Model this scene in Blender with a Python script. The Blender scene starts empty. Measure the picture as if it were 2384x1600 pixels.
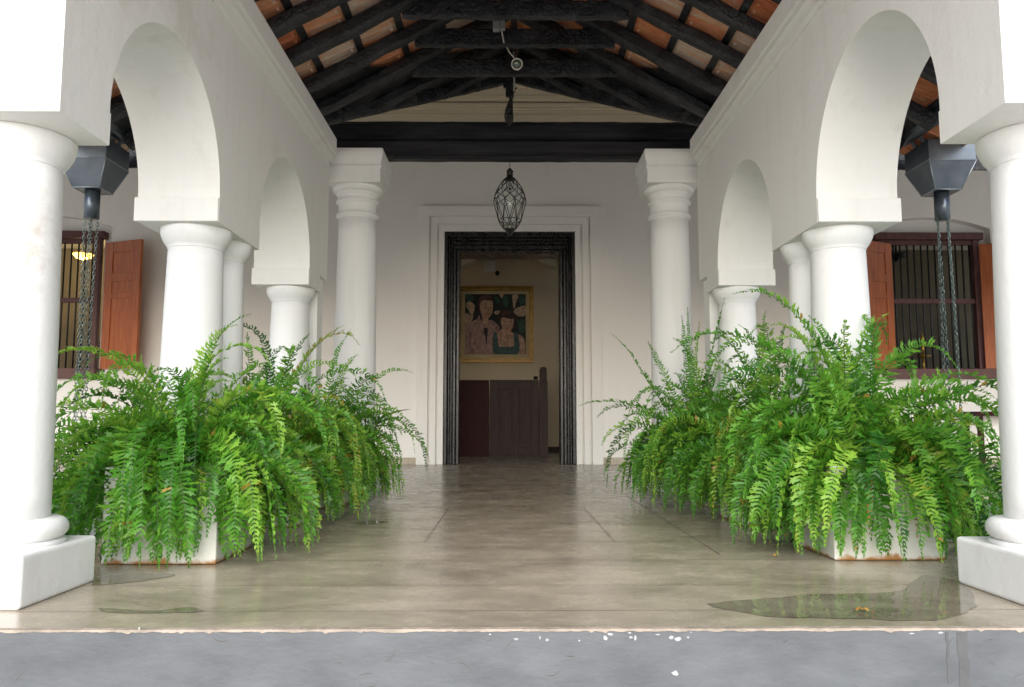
import bpy, bmesh, math, random
import numpy as np
from math import sin, cos, pi, radians, atan, sqrt, hypot
from mathutils import Vector, Matrix

# ------------------------------------------------------------------ camera, sky, sun
sc = bpy.context.scene
col = sc.collection
cam_d = bpy.data.cameras.new("camera")
cam = bpy.data.objects.new("camera", cam_d)
col.objects.link(cam)
cam.location = (0, 0, 0.62)
cam.rotation_euler = (radians(90) + atan(178 / 1817), 0, -atan(15 / 1817))
cam_d.sensor_width = 36
cam_d.lens = 28.0
cam_d.clip_start = 0.02
cam_d.clip_end = 500
sc.camera = cam

SUN_EL, SUN_AZ = radians(26), radians(184)      # azimuth measured clockwise from +Y: behind the camera, slightly left
world = bpy.data.worlds.new("World")
sc.world = world
world.use_nodes = True
wn = world.node_tree
sky = wn.nodes.new("ShaderNodeTexSky")
sky.sky_type = 'NISHITA'
sky.sun_disc = False
sky.sun_elevation = SUN_EL
sky.sun_rotation = SUN_AZ
sky.air_density = 1.0
sky.dust_density = 1.0
sky.ozone_density = 1.0
wn.links.new(sky.outputs[0], wn.nodes["Background"].inputs[0])
wn.nodes["Background"].inputs[1].default_value = 0.05
sun_d = bpy.data.lights.new("sun", 'SUN')
sun_d.energy = 1.9
sun_d.angle = radians(70)
sun_d.color = (1.0, 0.99, 0.975)
sun = bpy.data.objects.new("sun", sun_d)
col.objects.link(sun)
sd = Vector((sin(SUN_AZ) * cos(SUN_EL), cos(SUN_AZ) * cos(SUN_EL), sin(SUN_EL)))
sun.rotation_euler = sd.to_track_quat('Z', 'Y').to_euler()
sc.view_settings.view_transform = 'Standard'
sc.view_settings.look = 'None'
sc.view_settings.exposure = 1.76
sc.view_settings.gamma = 1.0
sc.cycles.max_bounces = 12
sc.cycles.diffuse_bounces = 9
sc.cycles.glossy_bounces = 4
sc.cycles.transmission_bounces = 6
sc.cycles.transparent_max_bounces = 8
sc.cycles.sample_clamp_indirect = 6
sc.cycles.use_denoising = True

rnd = random.Random(7)
AX = 0.07                                        # the porch's centre line

# ------------------------------------------------------------------ materials
def nmat(name):
    m = bpy.data.materials.new(name)
    m.use_nodes = True
    nt = m.node_tree
    return m, nt, nt.nodes, nt.links, nt.nodes["Principled BSDF"]

def ramp(N, pts, interp='LINEAR'):
    r = N.new("ShaderNodeValToRGB")
    r.color_ramp.interpolation = interp
    e = r.color_ramp.elements
    while len(e) < len(pts):
        e.new(0.5)
    for k, (p, c) in enumerate(pts):
        e[k].position = p
        e[k].color = (c[0], c[1], c[2], 1) if hasattr(c, '__len__') else (c, c, c, 1)
    return r

def surf(name, c1, c2, scale=3.0, rough=(0.5, 0.7), bump=0.1, bscale=30.0, stretch=(1, 1, 1), metal=0.0, detail=5, bdist=0.01,
         c3=None, spec=0.5, lo=0.35, hi=0.65, coat=0.0):
    m, nt, N, L, B = nmat(name)
    tc = N.new("ShaderNodeTexCoord")
    mp = N.new("ShaderNodeMapping"); mp.inputs['Scale'].default_value = stretch
    L.new(tc.outputs['Object'], mp.inputs[0])
    n1 = N.new("ShaderNodeTexNoise"); n1.inputs['Scale'].default_value = scale; n1.inputs['Detail'].default_value = detail
    n1.inputs['Roughness'].default_value = 0.6
    L.new(mp.outputs[0], n1.inputs[0])
    pts = [(lo, c1), (hi, c2)]
    if c3: pts.append((min(hi + 0.12, 1.0), c3))
    r = ramp(N, pts)
    L.new(n1.outputs[0], r.inputs[0]); L.new(r.outputs[0], B.inputs['Base Color'])
    rr = ramp(N, [(0.3, rough[0]), (0.7, rough[1])])
    L.new(n1.outputs[0], rr.inputs[0]); L.new(rr.outputs[0], B.inputs['Roughness'])
    n2 = N.new("ShaderNodeTexNoise"); n2.inputs['Scale'].default_value = bscale; n2.inputs['Detail'].default_value = 6
    L.new(mp.outputs[0], n2.inputs[0])
    b = N.new("ShaderNodeBump"); b.inputs['Strength'].default_value = bump; b.inputs['Distance'].default_value = bdist
    L.new(n2.outputs[0], b.inputs['Height']); L.new(b.outputs[0], B.inputs['Normal'])
    B.inputs['Metallic'].default_value = metal
    B.inputs['Specular IOR Level'].default_value = spec
    B.inputs['Coat Weight'].default_value = coat
    B.inputs['Coat Roughness'].default_value = 0.15
    return m

def plaster(name, c, stain, amount):
    m, nt, N, L, B = nmat(name)
    tc = N.new("ShaderNodeTexCoord")
    n = N.new("ShaderNodeTexNoise"); n.inputs['Scale'].default_value = 1.7; n.inputs['Detail'].default_value = 8; n.inputs['Roughness'].default_value = 0.65
    L.new(tc.outputs['Object'], n.inputs[0])
    r = ramp(N, [(0.60, 0.0), (0.80, amount)])
    L.new(n.outputs[0], r.inputs[0])
    mp = N.new("ShaderNodeMapping"); mp.inputs['Scale'].default_value = (7, 7, 0.6)
    L.new(tc.outputs['Object'], mp.inputs[0])
    n3 = N.new("ShaderNodeTexNoise"); n3.inputs['Scale'].default_value = 2.0; n3.inputs['Detail'].default_value = 6
    L.new(mp.outputs[0], n3.inputs[0])
    r3 = ramp(N, [(0.55, 0.0), (0.8, amount * 0.35)])
    L.new(n3.outputs[0], r3.inputs[0])
    ad = N.new("ShaderNodeMath"); ad.operation = 'ADD'; ad.use_clamp = True
    L.new(r.outputs[0], ad.inputs[0]); L.new(r3.outputs[0], ad.inputs[1])
    mx = N.new("ShaderNodeMix"); mx.data_type = 'RGBA'
    mx.inputs[6].default_value = (*c, 1); mx.inputs[7].default_value = (*stain, 1)
    L.new(ad.outputs[0], mx.inputs[0]); L.new(mx.outputs[2], B.inputs['Base Color'])
    B.inputs['Roughness'].default_value = 0.62
    B.inputs['Specular IOR Level'].default_value = 0.3
    n2 = N.new("ShaderNodeTexNoise"); n2.inputs['Scale'].default_value = 9; n2.inputs['Detail'].default_value = 9; n2.inputs['Roughness'].default_value = 0.7
    L.new(tc.outputs['Object'], n2.inputs[0])
    b = N.new("ShaderNodeBump"); b.inputs['Strength'].default_value = 0.6; b.inputs['Distance'].default_value = 0.007
    L.new(n2.outputs[0], b.inputs['Height']); L.new(b.outputs[0], B.inputs['Normal'])
    return m

M = {}
M['plaster'] = plaster('white_plaster', (0.85, 0.84, 0.81), (0.55, 0.49, 0.40), 0.5)
M['plaster_col'] = plaster('column_plaster', (0.85, 0.85, 0.84), (0.55, 0.50, 0.44), 0.6)
M['house'] = plaster('house_plaster', (0.86, 0.838, 0.80), (0.55, 0.50, 0.45), 0.25)
M['house_cream'] = plaster('cream_plaster', (0.70, 0.62, 0.47), (0.5, 0.42, 0.3), 0.3)
M['room'] = surf('room_wall', (0.60, 0.49, 0.33), (0.66, 0.55, 0.38), 1.2, (0.7, 0.8), 0.1, 20)
M['ceiling'] = surf('room_ceiling', (0.62, 0.55, 0.42), (0.66, 0.6, 0.47), 2, (0.7, 0.8), 0.05)
M['tar'] = surf('tarred_timber', (0.006, 0.006, 0.008), (0.032, 0.032, 0.036), 7, (0.38, 0.6), 1.0, 40, (1, 1, 1), bdist=0.02, spec=0.5, c3=(0.15, 0.15, 0.16), lo=0.4, hi=0.68)  # palest tone paints grey highlights into the timber grain
M['beam'] = surf('tarred_beam', (0.010, 0.010, 0.013), (0.034, 0.034, 0.040), 5, (0.45, 0.62), 0.7, 30, (0.35, 4, 4), bdist=0.012, spec=0.25)
M['door_frame'] = surf('black_brown_paint', (0.008, 0.007, 0.008), (0.018, 0.016, 0.018), 9, (0.2, 0.36), 0.25, 25, (2, 2, 0.5), bdist=0.004, c3=(0.055, 0.055, 0.06), lo=0.42, hi=0.66)
M['darkwood'] = surf('dark_wood', (0.045, 0.030, 0.027), (0.085, 0.058, 0.052), 4, (0.5, 0.65), 0.3, 30, (6, 6, 0.5), spec=0.18)
M['redwood'] = surf('dark_red_wood', (0.030, 0.007, 0.006), (0.048, 0.012, 0.010), 4, (0.5, 0.65), 0.2, 30, (6, 6, 0.5), spec=0.15)
M['shutter'] = surf('orange_red_wood', (0.36, 0.085, 0.024), (0.52, 0.155, 0.045), 4, (0.35, 0.5), 0.3, 25, (8, 8, 0.6), detail=7)
M['shutter_dark'] = surf('brown_red_wood', (0.24, 0.052, 0.018), (0.36, 0.09, 0.028), 4, (0.35, 0.5), 0.3, 25, (8, 8, 0.6), detail=7)
M['winframe'] = surf('maroon_wood', (0.075, 0.022, 0.020), (0.14, 0.055, 0.048), 5, (0.4, 0.6), 0.4, 25, (4, 4, 1))
M['iron'] = surf('dark_iron', (0.010, 0.012, 0.013), (0.03, 0.032, 0.034), 20, (0.35, 0.5), 0.2, 60, metal=0.4)
M['blackmetal'] = surf('black_metal', (0.008, 0.008, 0.009), (0.02, 0.018, 0.016), 30, (0.35, 0.5), 0.2, 60, metal=0.3)
M['galv'] = surf('grey_blue_zinc', (0.075, 0.092, 0.115), (0.13, 0.15, 0.175), 5, (0.28, 0.45), 0.15, 12, metal=0.55, bdist=0.01)
M['galvseam'] = surf('pale_solder', (0.25, 0.29, 0.32), (0.4, 0.44, 0.46), 30, (0.35, 0.5), 0.3, 60, metal=0.6)
M['chain'] = surf('galvanised_chain', (0.10, 0.14, 0.13), (0.30, 0.36, 0.34), 40, (0.3, 0.45), 0.1, 60, metal=0.8)
M['white_plastic'] = surf('white_plastic', (0.62, 0.58, 0.52), (0.68, 0.64, 0.58), 5, (0.3, 0.4), 0.0)
M['grey_plastic'] = surf('grey_plastic', (0.25, 0.25, 0.26), (0.3, 0.3, 0.31), 5, (0.3, 0.4), 0.0)
M['black'] = surf('black_gloss', (0.004, 0.004, 0.004), (0.006, 0.006, 0.006), 5, (0.1, 0.2), 0.0)
M['gold'] = surf('gilt_frame', (0.30, 0.16, 0.02), (0.48, 0.28, 0.05), 8, (0.3, 0.45), 0.3, 40, (1, 1, 1), metal=0.2)
M['mat_board'] = surf('cream_mount', (0.55, 0.44, 0.24), (0.6, 0.48, 0.27), 8, (0.8, 0.9), 0.0)
M['brass'] = surf('brass', (0.5, 0.28, 0.06), (0.65, 0.4, 0.12), 15, (0.25, 0.4), 0.0, metal=0.9)
M['soil'] = surf('dark_soil', (0.012, 0.008, 0.005), (0.04, 0.028, 0.018), 12, (0.9, 1.0), 1.0, 30, bdist=0.03)
M['garden'] = surf('garden_soil', (0.03, 0.03, 0.012), (0.08, 0.07, 0.035), 4, (0.9, 1.0), 1.0, 20, bdist=0.05)
M['ground'] = surf('pale_gravel', (0.50, 0.48, 0.45), (0.64, 0.62, 0.59), 2.5, (0.85, 0.95), 0.8, 90, bdist=0.01)
M['terracotta'] = surf('terracotta_pot', (0.30, 0.12, 0.06), (0.42, 0.2, 0.12), 9, (0.7, 0.85), 0.3, 40)
M['dull_black'] = surf('dull_black', (0.006, 0.006, 0.006), (0.01, 0.01, 0.01), 9, (0.7, 0.8), 0.1, spec=0.1)
M['old_brass'] = surf('old_brass', (0.07, 0.045, 0.015), (0.12, 0.08, 0.03), 20, (0.5, 0.6), 0.1)

def tile_mat():
    m, nt, N, L, B = nmat('clay_roof_tile')
    at = N.new("ShaderNodeAttribute"); at.attribute_name = 'tint'
    tc = N.new("ShaderNodeTexCoord")
    n = N.new("ShaderNodeTexNoise"); n.inputs['Scale'].default_value = 6; n.inputs['Detail'].default_value = 8
    n.inputs['Roughness'].default_value = 0.7
    mp = N.new("ShaderNodeMapping"); mp.inputs['Scale'].default_value = (1, 3.5, 1)
    L.new(tc.outputs['Object'], mp.inputs[0]); L.new(mp.outputs[0], n.inputs[0])
    ad = N.new("ShaderNodeMath"); ad.operation = 'MULTIPLY_ADD'; ad.inputs[1].default_value = 0.45; 
    L.new(at.outputs['Fac'], ad.inputs[0])
    mu = N.new("ShaderNodeMath"); mu.operation = 'MULTIPLY'; mu.inputs[1].default_value = 0.8
    L.new(n.outputs[0], mu.inputs[0]); L.new(mu.outputs[0], ad.inputs[2])
    r = ramp(N, [(0.25, (0.45, 0.125, 0.05)), (0.48, (0.72, 0.25, 0.11)), (0.68, (0.78, 0.40, 0.22)), (0.86, (0.78, 0.62, 0.50))])
    L.new(ad.outputs[0], r.inputs[0]); L.new(r.outputs[0], B.inputs['Base Color'])
    B.inputs['Roughness'].default_value = 0.75
    b = N.new("ShaderNodeBump"); b.inputs['Strength'].default_value = 0.5; b.inputs['Distance'].default_value = 0.01
    L.new(n.outputs[0], b.inputs['Height']); L.new(b.outputs[0], B.inputs['Normal'])
    return m
M['tile'] = tile_mat()

def fern_mat(name, ca, cb, cc):
    m, nt, N, L, B = nmat(name)
    at = N.new("ShaderNodeAttribute"); at.attribute_name = 'tint'
    tc = N.new("ShaderNodeTexCoord")
    n = N.new("ShaderNodeTexNoise"); n.inputs['Scale'].default_value = 9; n.inputs['Detail'].default_value = 3
    L.new(tc.outputs['Object'], n.inputs[0])
    mu = N.new("ShaderNodeMath"); mu.operation = 'MULTIPLY_ADD'; mu.inputs[1].default_value = 0.45
    sb = N.new("ShaderNodeMath"); sb.operation = 'SUBTRACT'; sb.inputs[1].default_value = 0.22
    L.new(n.outputs[0], mu.inputs[0]); L.new(at.outputs['Fac'], mu.inputs[2]); L.new(mu.outputs[0], sb.inputs[0])
    r = ramp(N, [(0.05, ca), (0.48, cb), (0.88, cc), (1.0, (0.36, 0.24, 0.04))])
    L.new(sb.outputs[0], r.inputs[0]); L.new(r.outputs[0], B.inputs['Base Color'])
    B.inputs['Roughness'].default_value = 0.42
    B.inputs['Specular IOR Level'].default_value = 0.45
    tr = N.new("ShaderNodeBsdfTranslucent")
    hs = N.new("ShaderNodeHueSaturation"); hs.inputs['Value'].default_value = 1.5; hs.inputs['Hue'].default_value = 0.485
    L.new(r.outputs[0], hs.inputs['Color']); L.new(hs.outputs[0], tr.inputs[0])
    mx = N.new("ShaderNodeMixShader"); mx.inputs[0].default_value = 0.42
    L.new(B.outputs[0], mx.inputs[1]); L.new(tr.outputs[0], mx.inputs[2])
    L.new(mx.outputs[0], N["Material Output"].inputs[0])
    return m
M['fern'] = fern_mat('fern_leaf', (0.020, 0.100, 0.012), (0.088, 0.285, 0.024), (0.27, 0.47, 0.055))
M['leaf'] = fern_mat('broad_leaf', (0.012, 0.05, 0.012), (0.045, 0.13, 0.03), (0.20, 0.32, 0.12))
M['stem'] = surf('green_stem', (0.03, 0.05, 0.012), (0.06, 0.08, 0.02), 20, (0.5, 0.6), 0.0)
M['brown'] = surf('dead_brown_leaf', (0.14, 0.045, 0.015), (0.36, 0.15, 0.04), 12, (0.7, 0.8), 0.1)
M['yellow'] = surf('fallen_yellow_leaf', (0.30, 0.15, 0.03), (0.42, 0.24, 0.05), 20, (0.5, 0.7), 0.1)

def floor_mat(name, wet):
    m, nt, N, L, B = nmat(name)
    tc = N.new("ShaderNodeTexCoord")
    mp = N.new("ShaderNodeMapping"); mp.inputs['Scale'].default_value = (0.7, 1.3, 1)
    L.new(tc.outputs['Object'], mp.inputs[0])
    n = N.new("ShaderNodeTexNoise"); n.inputs['Scale'].default_value = 1.9; n.inputs['Detail'].default_value = 9
    n.inputs['Roughness'].default_value = 0.68; n.inputs['Distortion'].default_value = 0.6
    L.new(mp.outputs[0], n.inputs[0])
    k = 0.58 if wet else 1.0
    r = ramp(N, [(0.30, (0.22*k, 0.184*k, 0.134*k)), (0.46, (0.36*k, 0.308*k, 0.236*k)), (0.62, (0.45*k, 0.386*k, 0.298*k)), (0.78, (0.52*k, 0.458*k, 0.37*k))])
    L.new(n.outputs[0], r.inputs[0])
    mp2 = N.new("ShaderNodeMapping"); mp2.inputs['Scale'].default_value = (1.2, 1.9, 1); mp2.inputs['Rotation'].default_value = (0, 0, 0.12)
    L.new(tc.outputs['Object'], mp2.inputs[0])
    n2 = N.new("ShaderNodeTexNoise"); n2.inputs['Scale'].default_value = 3.4; n2.inputs['Detail'].default_value = 8; n2.inputs['Roughness'].default_value = 0.75
    L.new(mp2.outputs[0], n2.inputs[0])
    r2 = ramp(N, [(0.32, 0.78), (0.55, 1.0), (0.74, 1.16)])
    L.new(n2.outputs[0], r2.inputs[0])
    mx = N.new("ShaderNodeMix"); mx.data_type = 'RGBA'; mx.blend_type = 'MULTIPLY'; mx.inputs[0].default_value = 0.85
    L.new(r.outputs[0], mx.inputs[6]); L.new(r2.outputs[0], mx.inputs[7]); L.new(mx.outputs[2], B.inputs['Base Color'])
    if wet:
        B.inputs['Roughness'].default_value = 0.03
        B.inputs['IOR'].default_value = 1.4
    else:
        rr = ramp(N, [(0.35, 0.17), (0.65, 0.32)])
        L.new(n2.outputs[0], rr.inputs[0]); L.new(rr.outputs[0], B.inputs['Roughness'])
        b = N.new("ShaderNodeBump"); b.inputs['Strength'].default_value = 0.12; b.inputs['Distance'].default_value = 0.004
        L.new(n.outputs[0], b.inputs['Height']); L.new(b.outputs[0], B.inputs['Normal'])
        B.inputs['IOR'].default_value = 1.5
    B.inputs['Specular IOR Level'].default_value = 0.5
    return m
M['floor'] = floor_mat('polished_cement', False)
M['wet'] = floor_mat('wet_cement', True)
M['joint'] = surf('dark_joint', (0.06, 0.05, 0.04), (0.10, 0.085, 0.065), 8, (0.7, 0.8), 0.0)
M['riser'] = surf('grey_blue_paint', (0.090, 0.096, 0.104), (0.122, 0.129, 0.139), 4, (0.35, 0.5), 0.14, 40, (1, 1, 2.2), detail=9, bdist=0.006)
M['chip'] = surf('white_chip', (0.28, 0.30, 0.30), (0.42, 0.43, 0.43), 30, (0.8, 0.9), 0.1)
M['edge'] = surf('worn_cement_edge', (0.24, 0.20, 0.16), (0.40, 0.33, 0.27), 14, (0.7, 0.8), 0.4, 60)
M['streak'] = surf('water_streak', (0.085, 0.085, 0.088), (0.105, 0.105, 0.108), 8, (0.25, 0.3), 0.1)

def planter_mat():
    m, nt, N, L, B = nmat('planter_paint')
    tc = N.new("ShaderNodeTexCoord")
    sp = N.new("ShaderNodeSeparateXYZ"); L.new(tc.outputs['Object'], sp.inputs[0])
    n = N.new("ShaderNodeTexNoise"); n.inputs['Scale'].default_value = 14; n.inputs['Detail'].default_value = 7
    L.new(tc.outputs['Object'], n.inputs[0])
    # rust stain rising a little way from the foot of the box, with an uneven edge
    ma = N.new("ShaderNodeMath"); ma.operation = 'MULTIPLY_ADD'; ma.inputs[1].default_value = -0.085; ma.inputs[2].default_value = 0.054
    L.new(n.outputs[0], ma.inputs[0])
    mb = N.new("ShaderNodeMath"); mb.operation = 'ADD'; L.new(sp.outputs[2], mb.inputs[0]); L.new(ma.outputs[0], mb.inputs[1])
    r = ramp(N, [(0.018, 1.0), (0.034, 0.0)])
    L.new(mb.outputs[0], r.inputs[0])
    n2 = N.new("ShaderNodeTexNoise"); n2.inputs['Scale'].default_value = 5; n2.inputs['Detail'].default_value = 8; n2.inputs['Roughness'].default_value = 0.7
    L.new(tc.outputs['Object'], n2.inputs[0])
    r2 = ramp(N, [(0.35, (0.60, 0.58, 0.52)), (0.6, (0.72, 0.71, 0.67)), (0.72, (0.66, 0.60, 0.47)), (0.80, (0.5, 0.42, 0.27))])
    L.new(n2.outputs[0], r2.inputs[0])
    mx = N.new("ShaderNodeMix"); mx.data_type = 'RGBA'; mx.inputs[7].default_value = (0.36, 0.17, 0.05, 1)
    L.new(r.outputs[0], mx.inputs[0]); L.new(r2.outputs[0], mx.inputs[6]); L.new(mx.outputs[2], B.inputs['Base Color'])
    B.inputs['Roughness'].default_value = 0.5
    b = N.new("ShaderNodeBump"); b.inputs['Strength'].default_value = 0.3; b.inputs['Distance'].default_value = 0.004
    L.new(n2.outputs[0], b.inputs['Height']); L.new(b.outputs[0], B.inputs['Normal'])
    return m
M['planter'] = planter_mat()

def glass_mat():
    m, nt, N, L, B = nmat('thin_glass')
    gl = N.new("ShaderNodeBsdfGlossy"); gl.inputs['Roughness'].default_value = 0.03
    tr = N.new("ShaderNodeBsdfTransparent"); tr.inputs[0].default_value = (0.96, 0.975, 0.965, 1)
    mx = N.new("ShaderNodeMixShader")
    mx.inputs[0].default_value = 0.035
    L.new(tr.outputs[0], mx.inputs[1]); L.new(gl.outputs[0], mx.inputs[2])
    L.new(mx.outputs[0], N["Material Output"].inputs[0])
    return m
M['glass'] = glass_mat()

def flat(name, c, rough=0.7):
    m, nt, N, L, B = nmat(name)
    tc = N.new("ShaderNodeTexCoord")
    n = N.new("ShaderNodeTexNoise"); n.inputs['Scale'].default_value = 14; n.inputs['Detail'].default_value = 6
    L.new(tc.outputs['Object'], n.inputs[0])
    r = ramp(N, [(0.3, tuple(v * 0.6 for v in c)), (0.7, tuple(min(1, v * 1.3) for v in c))])
    L.new(n.outputs[0], r.inputs[0]); L.new(r.outputs[0], B.inputs['Base Color'])
    B.inputs['Roughness'].default_value = rough
    return m

def emit(name, c, s):
    m, nt, N, L, B = nmat(name)
    B.inputs['Base Color'].default_value = (*c, 1)
    B.inputs['Emission Color'].default_value = (*c, 1)
    B.inputs['Emission Strength'].default_value = s
    return m

# ------------------------------------------------------------------ helpers
class MB:
    """Collects faces and links them as one mesh."""
    def __init__(s): s.v = []; s.f = []; s.m = []; s.t = []; s.cur = 0; s.tint = 0.5; s.sm = []
    def add(s, vs, fs, smooth=False):
        o = len(s.v); s.v += [tuple(p) for p in vs]; s.t += [s.tint] * len(vs)
        for f in fs: s.f.append(tuple(i + o for i in f)); s.m.append(s.cur); s.sm.append(smooth)
        return s
    def box(s, a, b):
        x0, y0, z0 = a; x1, y1, z1 = b
        vs = [(x0,y0,z0),(x1,y0,z0),(x1,y1,z0),(x0,y1,z0),(x0,y0,z1),(x1,y0,z1),(x1,y1,z1),(x0,y1,z1)]
        return s.add(vs, [(0,3,2,1),(4,5,6,7),(0,1,5,4),(1,2,6,5),(2,3,7,6),(3,0,4,7)])
    def obox(s, p, q, up, w, h, n=1, jit=0.0, rr=None):
        """bar from p to q; cross-section w (sideways) by h (along up), p..q runs along the bottom centre line"""
        p, q, up = Vector(p), Vector(q), Vector(up)
        d = (q - p).normalized(); side = d.cross(up).normalized(); up = side.cross(d).normalized()
        vs = []; fs = []; K = 8 if jit else 4
        for i in range(n + 1):
            c = p.lerp(q, i / n)
            if jit:
                ch = min(w, h) * 0.22
                cs = [(-w/2+ch,0),(w/2-ch,0),(w/2,ch),(w/2,h-ch),(w/2-ch,h),(-w/2+ch,h),(-w/2,h-ch),(-w/2,ch)]
                oa, ob = rr.uniform(-jit, jit)*0.7, rr.uniform(-jit, jit)*0.4
                for a, b in cs:
                    vs.append(c + side * (a + oa + rr.uniform(-jit, jit)*0.5) + up * (b + ob + rr.uniform(-jit, jit)*0.5))
            else:
                for a, b in ((-w/2,0),(w/2,0),(w/2,h),(-w/2,h)): vs.append(c + side * a + up * b)
        for i in range(n):
            for k in range(K):
                k2 = (k + 1) % K
                fs.append((i*K+k, i*K+k2, (i+1)*K+k2, (i+1)*K+k))
        fs.append(tuple(range(K))[::-1]); fs.append(tuple(n*K+k for k in range(K)))
        return s.add(vs, fs, smooth=False)
    def lathe(s, c, prof, n=32, smooth=True, a0=0.0):
        cx, cy, cz = c; vs = []; fs = []
        for r, z in prof:
            for k in range(n):
                a = a0 + 2*pi*k/n; vs.append((cx + r*cos(a), cy + r*sin(a), cz + z))
        for i in range(len(prof)-1):
            for k in range(n):
                k2 = (k+1) % n; fs.append((i*n+k, i*n+k2, (i+1)*n+k2, (i+1)*n+k))
        fs.append(tuple(range(n))[::-1]); fs.append(tuple((len(prof)-1)*n+k for k in range(n)))
        return s.add(vs, fs, smooth)
    def tube(s, pts, r, n=6, smooth=True):
        pts = [Vector(p) for p in pts]; vs = []; fs = []
        up = Vector((0.13, 0.2, 1)).normalized()
        for i, p in enumerate(pts):
            d = (pts[min(i+1, len(pts)-1)] - pts[max(i-1, 0)]).normalized()
            a = d.cross(up)
            if a.length < 1e-3: a = d.cross(Vector((1, 0, 0)))
            a.normalize(); b = d.cross(a)
            rr = r[i] if hasattr(r, '__len__') else r
            for k in range(n):
                t = 2*pi*k/n; vs.append(p + a*(rr*cos(t)) + b*(rr*sin(t)))
        for i in range(len(pts)-1):
            for k in range(n):
                k2 = (k+1) % n; fs.append((i*n+k, i*n+k2, (i+1)*n+k2, (i+1)*n+k))
        fs.append(tuple(range(n))[::-1]); fs.append(tuple((len(pts)-1)*n+k for k in range(n)))
        return s.add(vs, fs, smooth)
    def prism(s, poly, h0, h1, axis='z'):
        """poly in a plane, extruded between h0 and h1 along axis ('z': xy poly, 'y': xz poly, 'x': yz poly)"""
        def P(a, b, h): return (a, b, h) if axis == 'z' else ((a, h, b) if axis == 'y' else (h, a, b))
        n = len(poly)
        vs = [P(a, b, h0) for a, b in poly] + [P(a, b, h1) for a, b in poly]
        fs = [tuple(range(n))[::-1], tuple(range(n, 2*n))] + [(k, (k+1) % n, n+(k+1) % n, n+k) for k in range(n)]
        return s.add(vs, fs)
    def build(s, name, mats, parent=None, bevel=0.0, seg=2, label=None, attr=False):
        me = bpy.data.meshes.new(name)
        me.from_pydata(s.v, [], s.f)
        if not isinstance(mats, (list, tuple)): mats = [mats]
        for m in mats: me.materials.append(m)
        me.polygons.foreach_set('material_index', s.m)
        me.polygons.foreach_set('use_smooth', s.sm)
        if attr:
            a = me.attributes.new('tint', 'FLOAT', 'POINT'); a.data.foreach_set('value', s.t)
        me.update()
        if not attr and len(s.v) < 60000:
            bm = bmesh.new(); bm.from_mesh(me); bmesh.ops.recalc_face_normals(bm, faces=bm.faces); bm.to_mesh(me); bm.free()
        o = bpy.data.objects.new(name, me); col.objects.link(o)
        if parent: o.parent = parent; o.matrix_parent_inverse = Matrix.Translation(parent.location).inverted()
        if bevel:
            b = o.modifiers.new('bevel', 'BEVEL'); b.width = bevel; b.segments = seg; b.limit_method = 'ANGLE'; b.angle_limit = radians(40)
            b.harden_normals = False
        if label: o['label'] = label
        return o

def empty(name, loc, label, cat, group=None):
    o = bpy.data.objects.new(name, None); col.objects.link(o); o.location = loc
    o.empty_display_size = 0.1
    return tag(o, label, cat, group)

def tag(o, label=None, cat=None, group=None, kind=None):
    if label: o['label'] = label
    if cat: o['category'] = cat
    if group: o['group'] = group
    if kind: o['kind'] = kind
    return o

def copy_thing(o, dx, label, mirror=False):
    """a copy of a thing, its parts and their sub-parts, moved by dx"""
    def rec(src, par):
        c = src.copy(); col.objects.link(c)
        if par: c.parent = par; c.matrix_parent_inverse = src.matrix_parent_inverse.copy()
        for ch in [q for q in bpy.data.objects if q.parent is src]: rec(ch, c)
        return c
    kids = [q for q in bpy.data.objects if q.parent is o]
    c = o.copy(); col.objects.link(c)
    c.location = Vector(o.location) + Vector(dx)
    for k in kids:
        d = k.copy(); col.objects.link(d); d.parent = c; d.matrix_parent_inverse = k.matrix_parent_inverse.copy()
        for g in [q for q in bpy.data.objects if q.parent is k]:
            e = g.copy(); col.objects.link(e); e.parent = d; e.matrix_parent_inverse = g.matrix_parent_inverse.copy()
    c['label'] = label
    return c

def strips(mb, segs, t0, t1, axis):
    """wall solid: segs = list of (sA, sB, [(loA, hiA, loB, hiB), ...]); thickness from t0 to t1.
    axis 'x': thickness in X, s runs along Y; axis 'y': thickness in Y, s runs along X"""
    def P(s_, t, z): return (t, s_, z) if axis == 'x' else (s_, t, z)
    for k, (a, b, iv) in enumerate(segs):
        for la, ha, lb, hb in iv:
            vs = [P(a,t0,la),P(b,t0,lb),P(b,t0,hb),P(a,t0,ha),P(a,t1,la),P(b,t1,lb),P(b,t1,hb),P(a,t1,ha)]
            mb.add(vs, [(0,1,2,3),(7,6,5,4),(0,4,5,1),(3,2,6,7)])
    def diff(A, B):
        out = []
        for lo, hi in A:
            cur = [(lo, hi)]
            for l2, h2 in B:
                nx = []
                for l, h in cur:
                    if h2 <= l or l2 >= h: nx.append((l, h)); continue
                    if l2 > l: nx.append((l, l2))
                    if h2 < h: nx.append((h2, h))
                cur = nx
            out += cur
        return [q for q in out if q[1] - q[0] > 1e-4]
    n = len(segs)
    for k in range(n + 1):
        A = [(q[2], q[3]) for q in segs[k-1][2]] if k > 0 else []
        B = [(q[0], q[1]) for q in segs[k][2]] if k < n else []
        s_ = segs[k][0] if k < n else segs[-1][1]
        for lo, hi in diff(A, B) + diff(B, A):
            mb.add([P(s_,t0,lo),P(s_,t1,lo),P(s_,t1,hi),P(s_,t0,hi)], [(0,1,2,3)])

# ------------------------------------------------------------------ ground, floor, step
g = MB(); g.prism([(-60,-60),(60,-60),(60,60),(-60,60)], -0.62, -0.6)
tag(g.build('ground', M['ground']), kind='structure')
fl = MB()
FY0, FY1 = 2.465, 6.75
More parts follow.
